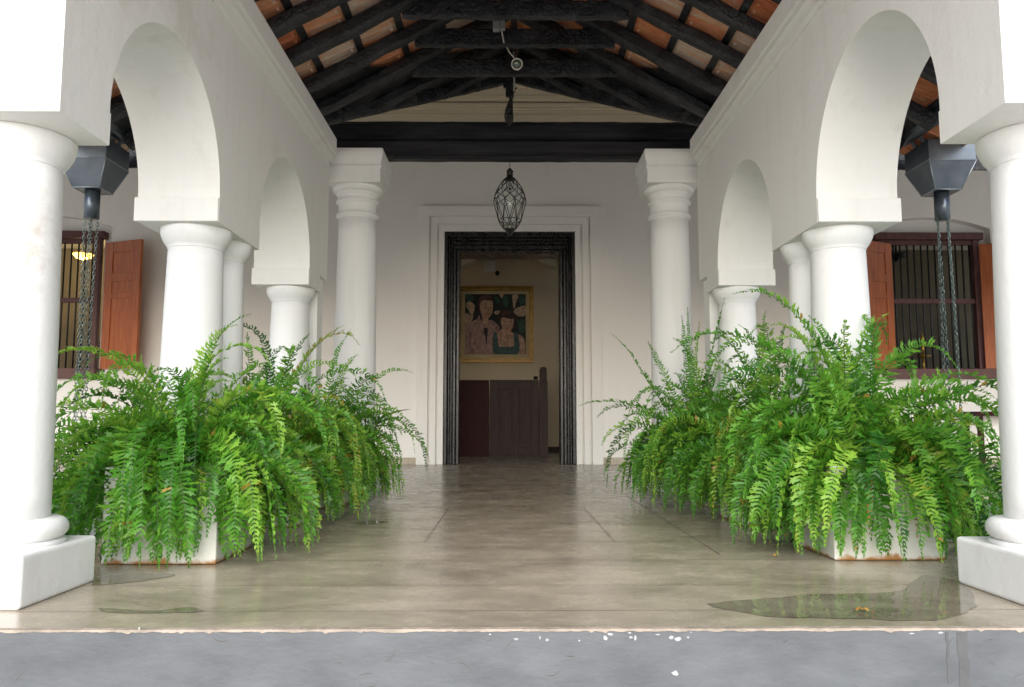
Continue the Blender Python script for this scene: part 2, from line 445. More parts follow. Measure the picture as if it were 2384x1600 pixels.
# outline of the porch floor and of the cross veranda behind it as one slab
def slab(mb, z0, z1, inset=0.0):
    p = [(-2.25+AX, FY0), (2.25+AX, FY0), (2.25+AX, FY1), (10.5, FY1), (10.5, 16.6), (-10.5, 16.6), (-10.5, FY1), (-2.25+AX, FY1)]
    mb.prism(p, z0, z1)
slab(fl, -0.03, 0.0)
fl.cur = 1
def strip(x0, y0, x1, y1, w, z=0.0008):
    d = Vector((x1-x0, y1-y0, 0)).normalized(); sN = Vector((-d.y, d.x, 0)) * w/2
    a, b = Vector((x0, y0, z)), Vector((x1, y1, z))
    fl.add([a-sN, b-sN, b+sN, a+sN], [(0,1,2,3)])
X0, X1 = -2.17, 2.31
strip(X0, 4.20, X1, 4.20, 0.003); strip(X0, 3.65, X1, 3.66, 0.0035)
strip(X0, 3.11, X1, 3.10, 0.002); strip(X0, 2.69, X1, 2.70, 0.0025); strip(X0, 5.93, X1, 5.93, 0.003)
strip(-0.415, 4.21, -0.41, 5.92, 0.005); strip(0.565, 4.21, 0.57, 5.92, 0.005)
strip(-1.05, 4.0, -1.08, 6.7, 0.006); strip(1.005, 3.8, 1.015, 6.7, 0.006)
fo = fl.build('floor', [M['floor'], M['joint']]); tag(fo, kind='structure')
# cement nosing along the front edge, uneven and worn
r_ = random.Random(3)
ns = MB(); vs = []; fs = []; n = 420
wob = 0.0
for i in range(n+1):
    x = -2.2+AX + 4.4*i/n
    wob = wob*0.8 + r_.gauss(0, 0.0012)
    dz = 0.0045 + abs(wob) + (r_.uniform(0.0, 0.007) if r_.random() < 0.09 else 0)
    vs += [(x, FY0+0.012, 0.0025), (x, FY0-0.0062, 0.001), (x, FY0-0.0068, -dz)]
for i in range(n):
    a = i*3; fs += [(a, a+1, a+4, a+3), (a+1, a+2, a+5, a+4)]
ns.add(vs, fs)
tag(ns.build('floor_edge', M['edge']), kind='structure')
rs = MB(); rs.box((-2.2+AX, FY0-0.004, -0.6), (2.2+AX, FY0-0.0006, -0.004)); rs.box((-2.2+AX, FY0, -0.6), (2.2+AX, FY0+0.35, -0.0315))
rs.cur = 1
def blob(mb, cx, cz, rx, rz, y, seed, n=11, plane='y'):
    q = random.Random(seed); pts = []
    for k in range(n):
        a = 2*pi*k/n; f = q.uniform(0.62, 1.15)
        pts.append((cx + rx*f*cos(a), cz + rz*f*sin(a)))
    vs = [(a, y, b) for a, b in pts] if plane == 'y' else [(a, b, y) for a, b in pts]
    mb.add(vs, [tuple(range(n))])
# photo pixel (full view) to the riser face: x = (px-1153)/1817*2.46, z falls below the edge
def RX(px): return (px - 1153) / 1817 * 2.49
def RZ(py): return -(py - 1441) / 1817 * 2.46
for k, (px, py, rx, rz) in enumerate([(1177,1462,9,3.5),(1229,1459,3,5),(1245,1464,5,4),(1315,1466,3,2.5),(1372,1460,6,7),(1383,1452,9,3.5),(1428,1459,5,3),
                             (1438,1460,3.5,8),(1425,1449,6,2),(1487,1453,7,2),(1517,1459,8,5),(1531,1463,11,7),(1553,1459,4,3),(1523,1536,11,8),(1560,1448,3,2),
                             (355,1438,3,5),(2110,1450,9,3),(1120,1452,4,2),(2045,1452,9,2)]):
    blob(rs, RX(px), RZ(py), rx*0.00105, rz*0.00105, FY0-0.0048, 50+k)
rs.cur = 2
for a, b, zt, zb in ((RX(2146), RX(2168), -0.012, -0.4), (RX(2121), RX(2127), -0.012, -0.16)):
    vs = []; q = random.Random(8)
    for i in range(15):
        z = zt + (zb-zt)*i/14; j = q.uniform(-0.003, 0.003)
        vs += [(a+j, FY0-0.0052, z), (b+j+q.uniform(-0.002, 0.002), FY0-0.0052, z)]
    rs.add(vs, [(2*i, 2*i+1, 2*i+3, 2*i+2) for i in range(14)])
rs.cur = 3
for k in range(26):
    px, py = r_.uniform(60, 2300), r_.uniform(1450, 1568)
    L_ = r_.uniform(0.012, 0.055); a = r_.uniform(-0.9, 0.9); w = r_.uniform(0.0006, 0.0016)
    x, z = RX(px), RZ(py)
    c, s_ = cos(a), sin(a); cv = r_.uniform(-0.2, 0.2)
    vs = []
    for i in range(6):
        t = i/5; px_ = x + L_*t*c; pz_ = z + L_*t*s_ + cv*L_*sin(pi*t)
        ww = w*(1-abs(2*t-1)*0.8)
        vs += [(px_, FY0-0.0046, pz_-ww), (px_, FY0-0.0046, pz_+ww)]
    if max(v[2] for v in vs) < -0.012 : rs.add(vs, [(2*i, 2*i+2, 2*i+3, 2*i+1) for i in range(5)])
tag(rs.build('step_riser', [M['riser'], M['chip'], M['streak'], M['joint']]), kind='structure')
# side faces of the floor platform
pl = MB()
pl.box((-2.2+AX, FY0+0.352, -0.6), (2.2+AX, FY1+0.05, -0.032)); pl.box((-10.4, FY1+0.06, -0.6), (10.4, 16.5, -0.032))
tag(pl.build('foundation', M['riser']), kind='structure')

# puddles: thin wet sheets on the cement
def puddle(pts, seed, sub=4, jit=0.012):
    q = random.Random(seed); out = []
    n = len(pts)
    for i in range(n):
        p0, p1, p2, p3 = [Vector((*pts[(i+k-1) % n], 0)) for k in range(4)]
        for s_ in range(sub):
            t = s_/sub
            c = 0.5*((2*p1)+(-p0+p2)*t+(2*p0-5*p1+4*p2-p3)*t*t+(-p0+3*p1-3*p2+p3)*t*t*t)
            out.append((c.x+q.uniform(-jit, jit), c.y+q.uniform(-jit, jit)*0.7))
    mb = MB(); m = len(out)
    mb.add([(a, b, 0.0018) for a, b in out], [tuple(range(m))])
    o = mb.build('puddle', M['wet']); 
    bm = bmesh.new(); bm.from_mesh(o.data)
    if bm.faces and bm.faces[:][0].normal.z < 0: bmesh.ops.reverse_faces(bm, faces=bm.faces[:])
    bmesh.ops.triangulate(bm, faces=bm.faces[:]); bm.to_mesh(o.data); bm.free()
    tag(o, kind='structure'); return o
puddle([(0.697,2.78),(0.85,2.85),(1.12,2.93),(1.42,2.97),(1.56,3.12),(1.70,3.30),(1.745,3.12),(1.62,2.80),(1.46,2.62),(1.30,2.55),(1.10,2.575),(0.857,2.60),(0.75,2.68)], 1)
puddle([(-1.35,2.74),(-1.24,2.715),(-1.15,2.70),(-1.06,2.75),(-0.99,2.69),(-1.15,2.665),(-1.3,2.68)], 2, jit=0.006)
puddle([(-1.60,3.27),(-1.5,3.36),(-1.34,3.32),(-1.40,3.22),(-1.50,3.13),(-1.59,3.14)], 3, jit=0.008)
puddle([(1.36,4.30),(1.50,4.62),(1.66,4.74),(1.72,4.50),(1.52,4.22)], 4, jit=0.01)
puddle([(-0.95,5.0),(-0.80,5.10),(-0.72,5.02),(-0.85,4.9)], 5, jit=0.008)

# ------------------------------------------------------------------ arcade walls
W0, W1 = 1.615, 2.055        # inner and outer face, from the centre line
SP, BT = 1.825, 1.69         # springing and underside of the blocks
PIERS = [(2.68, 3.02), (4.22, 4.92), (6.21, 6.56)]
TOPZ = 2.88
def arcade(sgn, label, PIERS=PIERS, rise=1.0):
    t = empty('arcade_wall', (AX + sgn*1.83, 4.6, 0), label, 'wall', 'arcaded side walls of the porch')
    segs = []
    def flatseg(a, b, z): segs.append((a, b, [(z, TOPZ, z, TOPZ)]))
    def arch(a, b, rise=1.0):
        c, r = (a+b)/2, (b-a)/2; N_ = 40
        for i in range(N_):
            u0, u1 = pi - pi*i/N_, pi - pi*(i+1)/N_
            segs.append((c+r*cos(u0), c+r*cos(u1), [(SP+r*sin(u0)*rise, TOPZ, SP+r*sin(u1)*rise, TOPZ)]))
    flatseg(PIERS[0][0], PIERS[0][1], BT); arch(PIERS[0][1], PIERS[1][0], rise); flatseg(*PIERS[1], BT)
    arch(PIERS[1][1], PIERS[2][0]); flatseg(PIERS[2][0], PIERS[2][1], BT); flatseg(PIERS[2][1], 6.82, SP+0.008)
    mb = MB(); strips(mb, segs, AX + sgn*W0, AX + sgn*W1, 'x')
    o = mb.build('wall', M['plaster'], t)
    bm = bmesh.new(); bm.from_mesh(o.data); bmesh.ops.remove_doubles(bm, verts=bm.verts, dist=1e-4); bmesh.ops.dissolve_limit(bm, angle_limit=0.01, verts=bm.verts, edges=bm.edges)
    bmesh.ops.recalc_face_normals(bm, faces=bm.faces); bm.to_mesh(o.data); bm.free()
    b = o.modifiers.new('bevel', 'BEVEL'); b.width = 0.007; b.segments = 2; b.limit_method = 'ANGLE'; b.angle_limit = radians(50)
    for a, c in PIERS:
        x = sorted((AX + sgn*(W0+0.0006), AX + sgn*(W1+0.012)))
        for y0, y1 in ((a-0.018, a), (c, c+0.014)):
            if y0 < 2.7 or y0 > 6.5: continue
            mb = MB(); mb.box((x[0], y0, BT+0.0006), (x[1], y1, SP-0.002)); mb.build('impost_band', M['plaster'], t, bevel=0.005)
    # square pilaster at the house end
    mb = MB(); x = sorted((AX + sgn*(W0+0.03), AX + sgn*(W1-0.03)))
    mb.box((x[0], 6.62, 0), (x[1], 6.81, SP+0.006)); mb.build('pilaster', M['plaster'], t, bevel=0.008)
    # cornice: moulded profile run along the wall
    prof = [(W0+0.02, 2.818), (W0-0.014, 2.818), (W0-0.018, 2.832), (W0-0.022, 2.836), (W0-0.022, 2.842), (W0-0.008, 2.844), (W0-0.012, 2.858),
            (W0-0.040, 2.872), (W0-0.056, 2.884), (W0-0.060, 2.893), (W0-0.045, 2.895), (W0-0.045, 2.901), (W0-0.078, 2.906), (W0-0.085, 2.914),
            (W0-0.085, 3.052), (W0+0.14, 3.052), (W0+0.14, 2.882), (W0+0.02, 2.882)]
    mb = MB(); mb.prism([(AX + sgn*a, b) for a, b in prof], 2.5, 6.70, 'y')
    mb.build('cornice', M['plaster'], t, bevel=0.003)
    return t
arcade(-1, 'white plastered wall of round arches on the left of the porch')
arcade(1, 'white plastered wall of round arches on the right of the porch', [(2.58, 2.975), (4.205, 4.935), (6.22, 6.57)], 1.07)

# ------------------------------------------------------------------ columns
def column(x, y, label):
    t = empty('column', (x, y, 0), label, 'column', 'plain round columns carrying the side arches')
    mb = MB(); mb.box((x-0.24, y-0.245, 0.0), (x+0.24, y+0.245, 0.178)); mb.build('plinth', M['plaster_col'], t, bevel=0.014, seg=3)
    mb = MB()
    pr = [(0.222, 0.176), (0.226, 0.184), (0.222, 0.192), (0.205, 0.196)]
    for k in range(13):
        a = -pi/2 + pi*k/12; pr.append((0.196 + 0.034*cos(a)*1.0, 0.232 + 0.036*sin(a)))
    pr += [(0.172, 0.272)]
    mb.lathe((x, y, 0), pr, 48); mb.build('base', M['plaster_col'], t)
    mb = MB(); pr = []
    for k in range(17):
        u = k/16; r = 0.168 - 0.022*u**1.6; pr.append((r, 0.270 + (1.575-0.270)*u))
    mb.lathe((x, y, 0), pr, 48); mb.build('shaft', M['plaster_col'], t)
    mb = MB(); pr = [(0.146, 1.572), (0.150, 1.578)]
    for k in range(9):
        u = k/8; pr.append((0.149 + 0.041*sin(pi/2*u)**0.9, 1.582 + 0.094*u))
    pr += [(0.191, 1.684), (0.186, 1.6895)]
    mb.lathe((x, y, 0), pr, 48); mb.build('capital', M['plaster_col'], t)
    return t
C1 = column(AX-1.91, 2.95, 'stained white column nearest on the left, standing at the floor edge')
for x, y, lb in ((AX+1.915, 2.89, 'white column nearest on the right, standing at the floor edge beside the puddle'),
                 (AX-1.81, 4.42, 'front column of the pair under the middle left pier, behind the nearest left fern'),
                 (AX-1.81, 4.77, 'rear column of the pair under the middle left pier, half hidden'),
                 (AX+1.81, 4.42, 'front column of the pair under the middle right pier, behind the nearest right fern'),
                 (AX+1.81, 4.77, 'rear column of the pair under the middle right pier, half hidden'),
                 (AX-1.81, 6.40, 'thin looking white column under the farthest left pier'),
                 (AX+1.81, 6.40, 'thin looking white column under the farthest right pier')):
    copy_thing(C1, (x-(AX-1.91), y-2.95, 0), lb)

# the nearest left column carries a brownish stain on its shaft
st_m = plaster('stained_plaster', (0.85, 0.85, 0.84), (0.52, 0.44, 0.36), 0.4)
_nt = st_m.node_tree; _N = _nt.nodes; _L = _nt.links
_tc = _N.new("ShaderNodeTexCoord"); _mp = _N.new("ShaderNodeMapping")
_mp.inputs['Location'].default_value = (1.73*2.2, -2.80*2.2, -1.28*1.6); _mp.inputs['Scale'].default_value = (2.2, 2.2, 1.6)
_L.new(_tc.outputs['Object'], _mp.inputs[0])
_ln = _N.new("ShaderNodeVectorMath"); _ln.operation = 'LENGTH'; _L.new(_mp.outputs[0], _ln.inputs[0])
_n = _N.new("ShaderNodeTexNoise"); _n.inputs['Scale'].default_value = 8; _n.inputs['Detail'].default_value = 9; _n.inputs['Roughness'].default_value = 0.7; _L.new(_tc.outputs['Object'], _n.inputs[0])
_r1 = ramp(_N, [(0.12, 1.0), (0.52, 0.0)]); _L.new(_ln.outputs['Value'], _r1.inputs[0])
_r2 = ramp(_N, [(0.42, 0.0), (0.66, 0.75)]); _L.new(_n.outputs[0], _r2.inputs[0])
_mu = _N.new("ShaderNodeMath"); _mu.operation = 'MULTIPLY'; _L.new(_r1.outputs[0], _mu.inputs[0]); _L.new(_r2.outputs[0], _mu.inputs[1])
_mx = _N.new("ShaderNodeMix"); _mx.data_type = 'RGBA'; _mx.inputs[7].default_value = (0.47, 0.38, 0.29, 1)
_bc = _N["Principled BSDF"].inputs['Base Color']; _L.new(_bc.links[0].from_socket, _mx.inputs[6]); _L.new(_mu.outputs[0], _mx.inputs[0]); _L.new(_mx.outputs[2], _bc)
for ch in [q for q in bpy.data.objects if q.parent is C1 and q.name.startswith('shaft')]:
    ch.data = ch.data.copy(); ch.data.materials[0] = st_m; ch['label'] = 'shaft with a brownish stain'

def big_column(x, y, label):
    t = empty('tall_column', (x, y, 0), label, 'column', 'tall moulded columns carrying the black beam')
    mb = MB(); mb.box((x-0.27, y-0.27, 0), (x+0.27, y+0.27, 0.20)); mb.build('plinth', M['plaster_col'], t, bevel=0.012)
    mb = MB(); pr = [(0.25, 0.198)]
    for k in range(9):
        a = -pi/2 + pi*k/8; pr.append((0.225+0.035*cos(a), 0.24+0.04*sin(a)))
    pr += [(0.205, 0.285)]
    for k in range(14):
        u = k/13; pr.append((0.198 - 0.022*u**1.5, 0.29 + (2.52-0.29)*u))
    mb.lathe((x, y, 0), pr, 48); mb.build('shaft', M['plaster_col'], t)
    mb = MB()
    def ring(r, z, h, out):
        return [(r, z)] + [(r + out*sin(pi*k/6), z + h*(k/6)) for k in range(1, 6)] + [(r, z+h)]
    pr = [(0.175, 2.515), (0.176, 2.52)] + ring(0.177, 2.525, 0.05, 0.026) + [(0.178, 2.60), (0.177, 2.648)] + ring(0.178, 2.655, 0.055, 0.026) + [(0.176, 2.73)]
    pr += [(0.196, 2.738), (0.198, 2.758)] + [(0.2 + 0.038*sin(pi/2*k/6), 2.762 + 0.045*(1-cos(pi/2*k/6))) for k in range(7)] + [(0.232, 2.822)]
    mb.lathe((x, y, 0), pr, 48); mb.build('neck', M['plaster_col'], t)
    mb = MB()
    def sq(h, z0, z1): mb.box((x-h, y-h, z0), (x+h, y+h, z1))
    # square abacus: profile swept round a square
    prof = [(0.225, 2.820), (0.252, 2.8205), (0.248, 2.90), (0.250, 2.945), (0.262, 2.955), (0.262, 2.972), (0.254, 2.985), (0.258, 3.01), (0.272, 3.06), (0.276, 3.10), (0.270, 3.136), (0.20, 3.137)]
    vs = []; fs = []
    for r, z in prof: vs += [(x-r, y-r, z), (x+r, y-r, z), (x+r, y+r, z), (x-r, y+r, z)]
    for i in range(len(prof)-1):
        for k in range(4):
            k2 = (k+1) % 4; fs.append((i*4+k, i*4+k2, (i+1)*4+k2, (i+1)*4+k))
    fs += [(3, 2, 1, 0), tuple((len(prof)-1)*4+k for k in range(4))]
    mb.add(vs, fs); mb.build('abacus', M['plaster_col'], t, bevel=0.006)
    return t
B1 = big_column(AX-1.475, 7.42, 'tall ringed white column left of the doorway, under the black beam')
copy_thing(B1, (2.965, 0, 0), 'tall ringed white column right of the doorway, under the black beam')

# ------------------------------------------------------------------ black tie beam with post
bt = empty('cross_beam', (AX, 7.5, 3.14), 'broad black timber beam spanning the two tall columns', 'beam')
mb = MB()
mb.obox((AX-2.4, 7.56, 3.165), (AX+2.4, 7.56, 3.165), (0, 0, 1), 0.236, 0.176, 40, 0.004, rnd)
mb.build('lower_timber', M['beam'], bt)
mb = MB(); mb.obox((AX-2.4, 7.555, 3.337), (AX+2.4, 7.555, 3.337), (0, 0, 1), 0.235, 0.175, 40, 0.005, rnd)
mb.build('upper_timber', M['beam'], bt)
mb = MB(); mb.obox((AX-1.15, 7.475, 3.136), (AX+1.15, 7.475, 3.136), (0, 0, 1), 0.05, 0.032, 30, 0.002, rnd)
mb.build('bead', M['beam'], bt)
tag(bt)
kp = empty('hanging_post', (0.035, 6.75, 3.2), 'rough dark post hanging from the roof ridge in front of the beam', 'post')
mb = MB(); mb.obox((0.0, 6.75, 3.88), (0.0, 6.75, 3.46), (1, 0, 0), 0.05, 0.055, 8, 0.004, rnd); mb.build('upper_stub', M['tar'], kp)
mb = MB()
pts = [(0.03, 6.72, 3.62), (0.045, 6.71, 3.50), (0.05, 6.70, 3.44), (0.04, 6.69, 3.37), (0.03, 6.68, 3.31), (0.028, 6.68, 3.25), (0.032, 6.68, 3.20), (0.035, 6.68, 3.175)]
mb.tube(pts, [0.02, 0.022, 0.024, 0.026, 0.036, 0.042, 0.033, 0.008], 8, False); mb.build('club_end', M['tar'], kp)
for pa, pb in (((0.055, 6.65, 3.49), (0.10, 6.66, 3.50)), ((-0.02, 6.66, 3.51), (0.01, 6.69, 3.54))):
    mb = MB(); mb.box(pa, pb); mb.build('peg', M['iron'], kp)

# ------------------------------------------------------------------ porch roof
EZ, SL = 3.06, 0.55            # underside of rafters at half width 1.53; slope
MS, MY = 0.78, 6.45            # slope of the cross roof, and where its rafter underside is at 3.10
EH = 2.62                      # half width of the eaves
def zr(h): return EZ + SL*(1.53-h)
RIDGE = zr(0); RY = MY + (RIDGE-3.10)/MS        # ridge meets the cross roof here
def zm(y): return 3.10 + MS*(y-MY)
ME = MY - (3.10 - zr(EH))/MS                    # eave line of the cross roof
pr_ = empty('porch_roof', (AX, 5, 3.9), 'open gabled porch roof of black rafters under orange clay tiles', 'roof')
cs = 1/sqrt(1+SL*SL)
RAFT = [1.26, 1.71, 2.16, 2.62, 3.07, 3.52, 3.96, 4.41, 4.855, 5.285, 5.756, 6.19, 6.63, 7.02]  # foremost rafters carry an unseen overhang, added to shade the front piers
for y in RAFT:
    for sg in (-1, 1):
        h0 = EH; h1 = 0.012
        if y > ME + 0.05:
            # above the valley only: half width where valley is at this y
            z = zm(y); h0 = 1.53 + (EZ - z)/SL - 0.02
        y_ = y + rnd.uniform(-0.015, 0.015)
        w_, d_ = rnd.uniform(0.085, 0.11), rnd.uniform(0.095, 0.115)
        up = Vector((sg*SL*cs, 0, cs))
        mb = MB(); n = max(4, int((h0-h1)/0.12))
        mb.obox((AX+sg*h0, y_, zr(h0)), (AX+sg*h1, y_, zr(h1)), up, w_, d_, n, 0.010, rnd)
        mb.build('rafter', M['tar'], pr_)
# collars
for y, z in ((4.41, 3.46), (4.855, 3.46), (5.285, 3.445), (5.756, 3.465), (6.19, 3.425)):
    h = 1.53 - (z + 0.05 - EZ)/SL + 0.06
    mb = MB(); mb.obox((AX-h, y+0.078, z), (AX+h, y+0.078, z+rnd.uniform(-0.01, 0.01)), (0, 0, 1), 0.055, rnd.uniform(0.125, 0.145), 22, 0.007, rnd)
    mb.build('collar_beam', M['tar'], pr_)
mb = MB(); mb.obox((AX, 1.2, RIDGE+0.03), (AX, RY+0.3, RIDGE+0.03), (0, 0, 1), 0.05, 0.13, 20, 0.004, rnd); mb.build('ridge_board', M['tar'], pr_)
for sg in (-1, 1):
    mb = MB(); a = Vector((AX+sg*(EH+0.02), ME, zr(EH)-0.0)); b = Vector((AX, RY, RIDGE-0.0))
    mb.obox(a, b, (0, 0, 1), 0.07, 0.15, 30, 0.008, rnd); mb.build('valley_rafter', M['tar'], pr_)
# battens and tiles
D_R = 0.115                      # rafter depth
def batten_h():
    out = []; s_ = 0.06
    while True:
        h = EH - s_*cs
        if h < 0.08: break
        out.append(h); s_ += 0.335
    return out
BH = batten_h()
def ymax(h): return MY + (zr(h)-3.10)/MS + 0.04
for sg in (-1, 1):
    up = Vector((sg*SL*cs, 0, cs))
    for h in BH:
        base = Vector((AX+sg*h, 0, zr(h))) + up*(D_R-0.012)
        mb = MB(); mb.obox(base + Vector((0, 1.2, 0)), base + Vector((0, ymax(h), 0)), up, 0.055, 0.026, 16, 0.002, rnd)
        mb.build('batten', M['tar'], pr_)
def tile_field(mb, sg, rr):
    up = Vector((sg*SL*cs, 0, cs)); dn = Vector((sg*cs, 0, -SL*cs))     # down the slope
    tw = 0.222; gl = 0.335
    for bi, h in enumerate(BH + [BH[-1]-gl*cs]):
        y = 1.108 - (bi % 2)*0.111
        while y < ymax(max(h, 0)) - 0.20:
            mb.tint = rr.random() if rr.random() > 0.25 else rr.uniform(0.75, 1.0)
            jz = rr.uniform(0, 0.004)
            o = Vector((AX+sg*h, y, zr(h))) + up*(D_R+0.017+jz)
            # tile runs from a little above this batten down past the next one; the tail rides on the tile below
            def P(u, v, w): return o + dn*u + Vector((0, v, 0)) + up*(w + (0.018 if u > 0.1 else 0.0))
            L0, L1 = -0.03, gl + 0.045
            v0, v1 = 0.002, tw-0.002
            def bx(u0, u1, va, vb, w0, w1):
                vs = [P(u0,va,w0),P(u1,va,w0),P(u1,vb,w0),P(u0,vb,w0),P(u0,va,w1),P(u1,va,w1),P(u1,vb,w1),P(u0,vb,w1)]
                mb.add(vs, [(0,3,2,1),(4,5,6,7),(0,1,5,4),(1,2,6,5),(2,3,7,6),(3,0,4,7)])
            if L1*cs + 0 > 0: bx(L0, L1, v0, v1, 0.0, 0.013)
            sp = mb.tint
            bx(0.04, L1-0.05, v0+0.012, v0+0.030, -0.010, 0.002)          # side roll
            mb.tint = min(1, sp+0.15)
            bx(0.04, L1-0.06, v0+0.105, v0+0.112, -0.006, 0.002)          # centre rib
            mb.tint = sp
            bx(0.12, L1-0.06, v1-0.022, v1-0.010, -0.008, 0.002)
            mb.tint = min(1, sp+0.35)
            bx(L1-0.065, L1-0.053, v0+0.01, v1-0.01, -0.011, 0.002)       # drip bar near the tail
            bx(0.055, 0.075, v0+0.055, v0+0.075, -0.016, 0.002); bx(0.055, 0.075, v1-0.07, v1-0.05, -0.016, 0.002)   # nibs
            bx(L1-0.13, L1-0.11, v0+0.07, v0+0.085, -0.012, 0.002)
            mb.tint = sp
            y += tw
mb = MB()
for sg in (-1, 1): tile_field(mb, sg, rnd)
for k in range(22):
    y = 1.1 + k*0.34
    if y > RY + 0.2: break
    mb.tint = rnd.random()
    vs = []
    for yy in (y, y+0.36):
        for a in range(7):
            t = pi*a/6; vs.append((AX+0.16*cos(t), yy, RIDGE+0.12+0.09*sin(t)))
    mb.add(vs, [(i, i+1, i+8, i+7) for i in range(6)])
mb.build('roof_tiles', M['tile'], pr_, attr=True)
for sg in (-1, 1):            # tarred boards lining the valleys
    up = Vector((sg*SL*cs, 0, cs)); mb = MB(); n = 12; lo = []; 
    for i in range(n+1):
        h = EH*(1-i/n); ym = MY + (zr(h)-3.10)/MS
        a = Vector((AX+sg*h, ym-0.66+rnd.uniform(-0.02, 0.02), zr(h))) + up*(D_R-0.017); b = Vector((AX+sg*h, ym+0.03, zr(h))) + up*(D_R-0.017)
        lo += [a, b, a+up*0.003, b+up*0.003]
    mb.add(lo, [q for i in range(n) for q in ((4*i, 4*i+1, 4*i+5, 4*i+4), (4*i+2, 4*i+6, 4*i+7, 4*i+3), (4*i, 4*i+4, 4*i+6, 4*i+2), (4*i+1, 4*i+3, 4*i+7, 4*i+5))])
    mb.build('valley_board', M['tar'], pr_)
# boarding over the tiles' back, seen from nowhere but closing the light out
mb = MB()
for sg in (-1, 1):
    up = Vector((sg*SL*cs, 0, cs))
    P_ = [(AX+sg*EH, 1.08, zr(EH)), (AX+sg*EH, ME, zr(EH)), (AX, RY+0.05, RIDGE), (AX, 1.08, RIDGE)]
    lo = [Vector(p) + Vector((0, 0, 0.20)) for p in P_]; hi = [Vector(p) + Vector((0, 0, 0.215)) for p in P_]
    mb.add(lo+hi, [(0,1,2,3),(7,6,5,4),(0,4,5,1),(1,5,6,2),(2,6,7,3),(3,7,4,0)])
mb.build('roof_covering', M['tile'], pr_)

# cross roof over the veranda
vr = empty('veranda_roof', (AX, 8, 4), 'sloping clay tiled roof of the cross veranda in front of the house', 'roof')
mb = MB()
for sg in (-1, 1):
    P_ = [(AX+sg*EH, ME, zm(ME)), (AX+sg*10.6, ME, zm(ME)), (AX+sg*10.6, 11.9, zm(11.9)), (AX, 11.9, zm(11.9)), (AX, RY, zm(RY))]
    lo = [Vector(p) + Vector((0, 0, 0.19)) for p in P_]; hi = [Vector(p) + Vector((0, 0, 0.225)) for p in P_]
    n = 5
    mb.add(lo+hi, [tuple(range(n)), tuple(range(2*n-1, n-1, -1))] + [(k, (k+1) % n, n+(k+1) % n, n+k) for k in range(n)])
M['bounce_cream'] = surf('cream_bounce_lining', (0.66, 0.62, 0.53), (0.74, 0.70, 0.61), 3, (0.6, 0.7), 0.2, 20, (6, 0.5, 1))
mb.build('bounce_lining', M['bounce_cream'], vr)  # unseen pale lining, added to bounce light onto the upper house wall
for i, v in enumerate(mb.v): mb.v[i] = (v[0], v[1], v[2]+0.045)
mb.build('roof_tiles', M['tile'], vr)
for sg in (-1, 1):
    for k in range(17):
        h = 0.35 + k*0.55
        y0 = max(ME, MY + (zr(h)-3.10)/MS) if h < EH else ME
        mb = MB(); mb.obox((AX+sg*h, y0, zm(y0)), (AX+sg*h, 11.66, zm(11.66)), (0, -MS, 1), 0.09, 0.11, 20, 0.006, rnd)
        mb.build('rafter', M['tar'], vr)
for sg in (-1, 1):
    mb = MB(); x = sorted((AX+sg*(EH+0.03), AX+sg*10.6))
    mb.box((x[0], ME-0.03, zm(ME)-0.02), (x[1], ME-0.005, zm(ME)+0.16)); mb.build('eaves_board', M['tar'], vr)

# gutters and rain heads
def gutter(sg, label):
    x = AX + sg*(EH+0.075)
    mb = MB(); vs = []; fs = []; K = 9; n = 10
    for i in range(n+1):
        y = 1.1 + (5.35-1.1)*i/n
        for k in range(K):
            a = pi + pi*k/(K-1); vs.append((x+0.06*cos(a), y, zr(EH)+0.12+0.06*sin(a)))
        for k in range(K-1, -1, -1):
            a = pi + pi*k/(K-1); vs.append((x+0.055*cos(a), y, zr(EH)+0.122+0.055*sin(a)))
    for i in range(n):
        for k in range(2*K):
            k2 = (k+1) % (2*K); fs.append((i*2*K+k, i*2*K+k2, (i+1)*2*K+k2, (i+1)*2*K+k))
    mb.add(vs, fs)
    o = mb.build('gutter', M['galv']); tag(o, label, 'gutter', 'half round gutters along the porch eaves')
gutter(-1, 'grey half round gutter along the left porch eaves'); gutter(1, 'grey half round gutter along the right porch eaves')

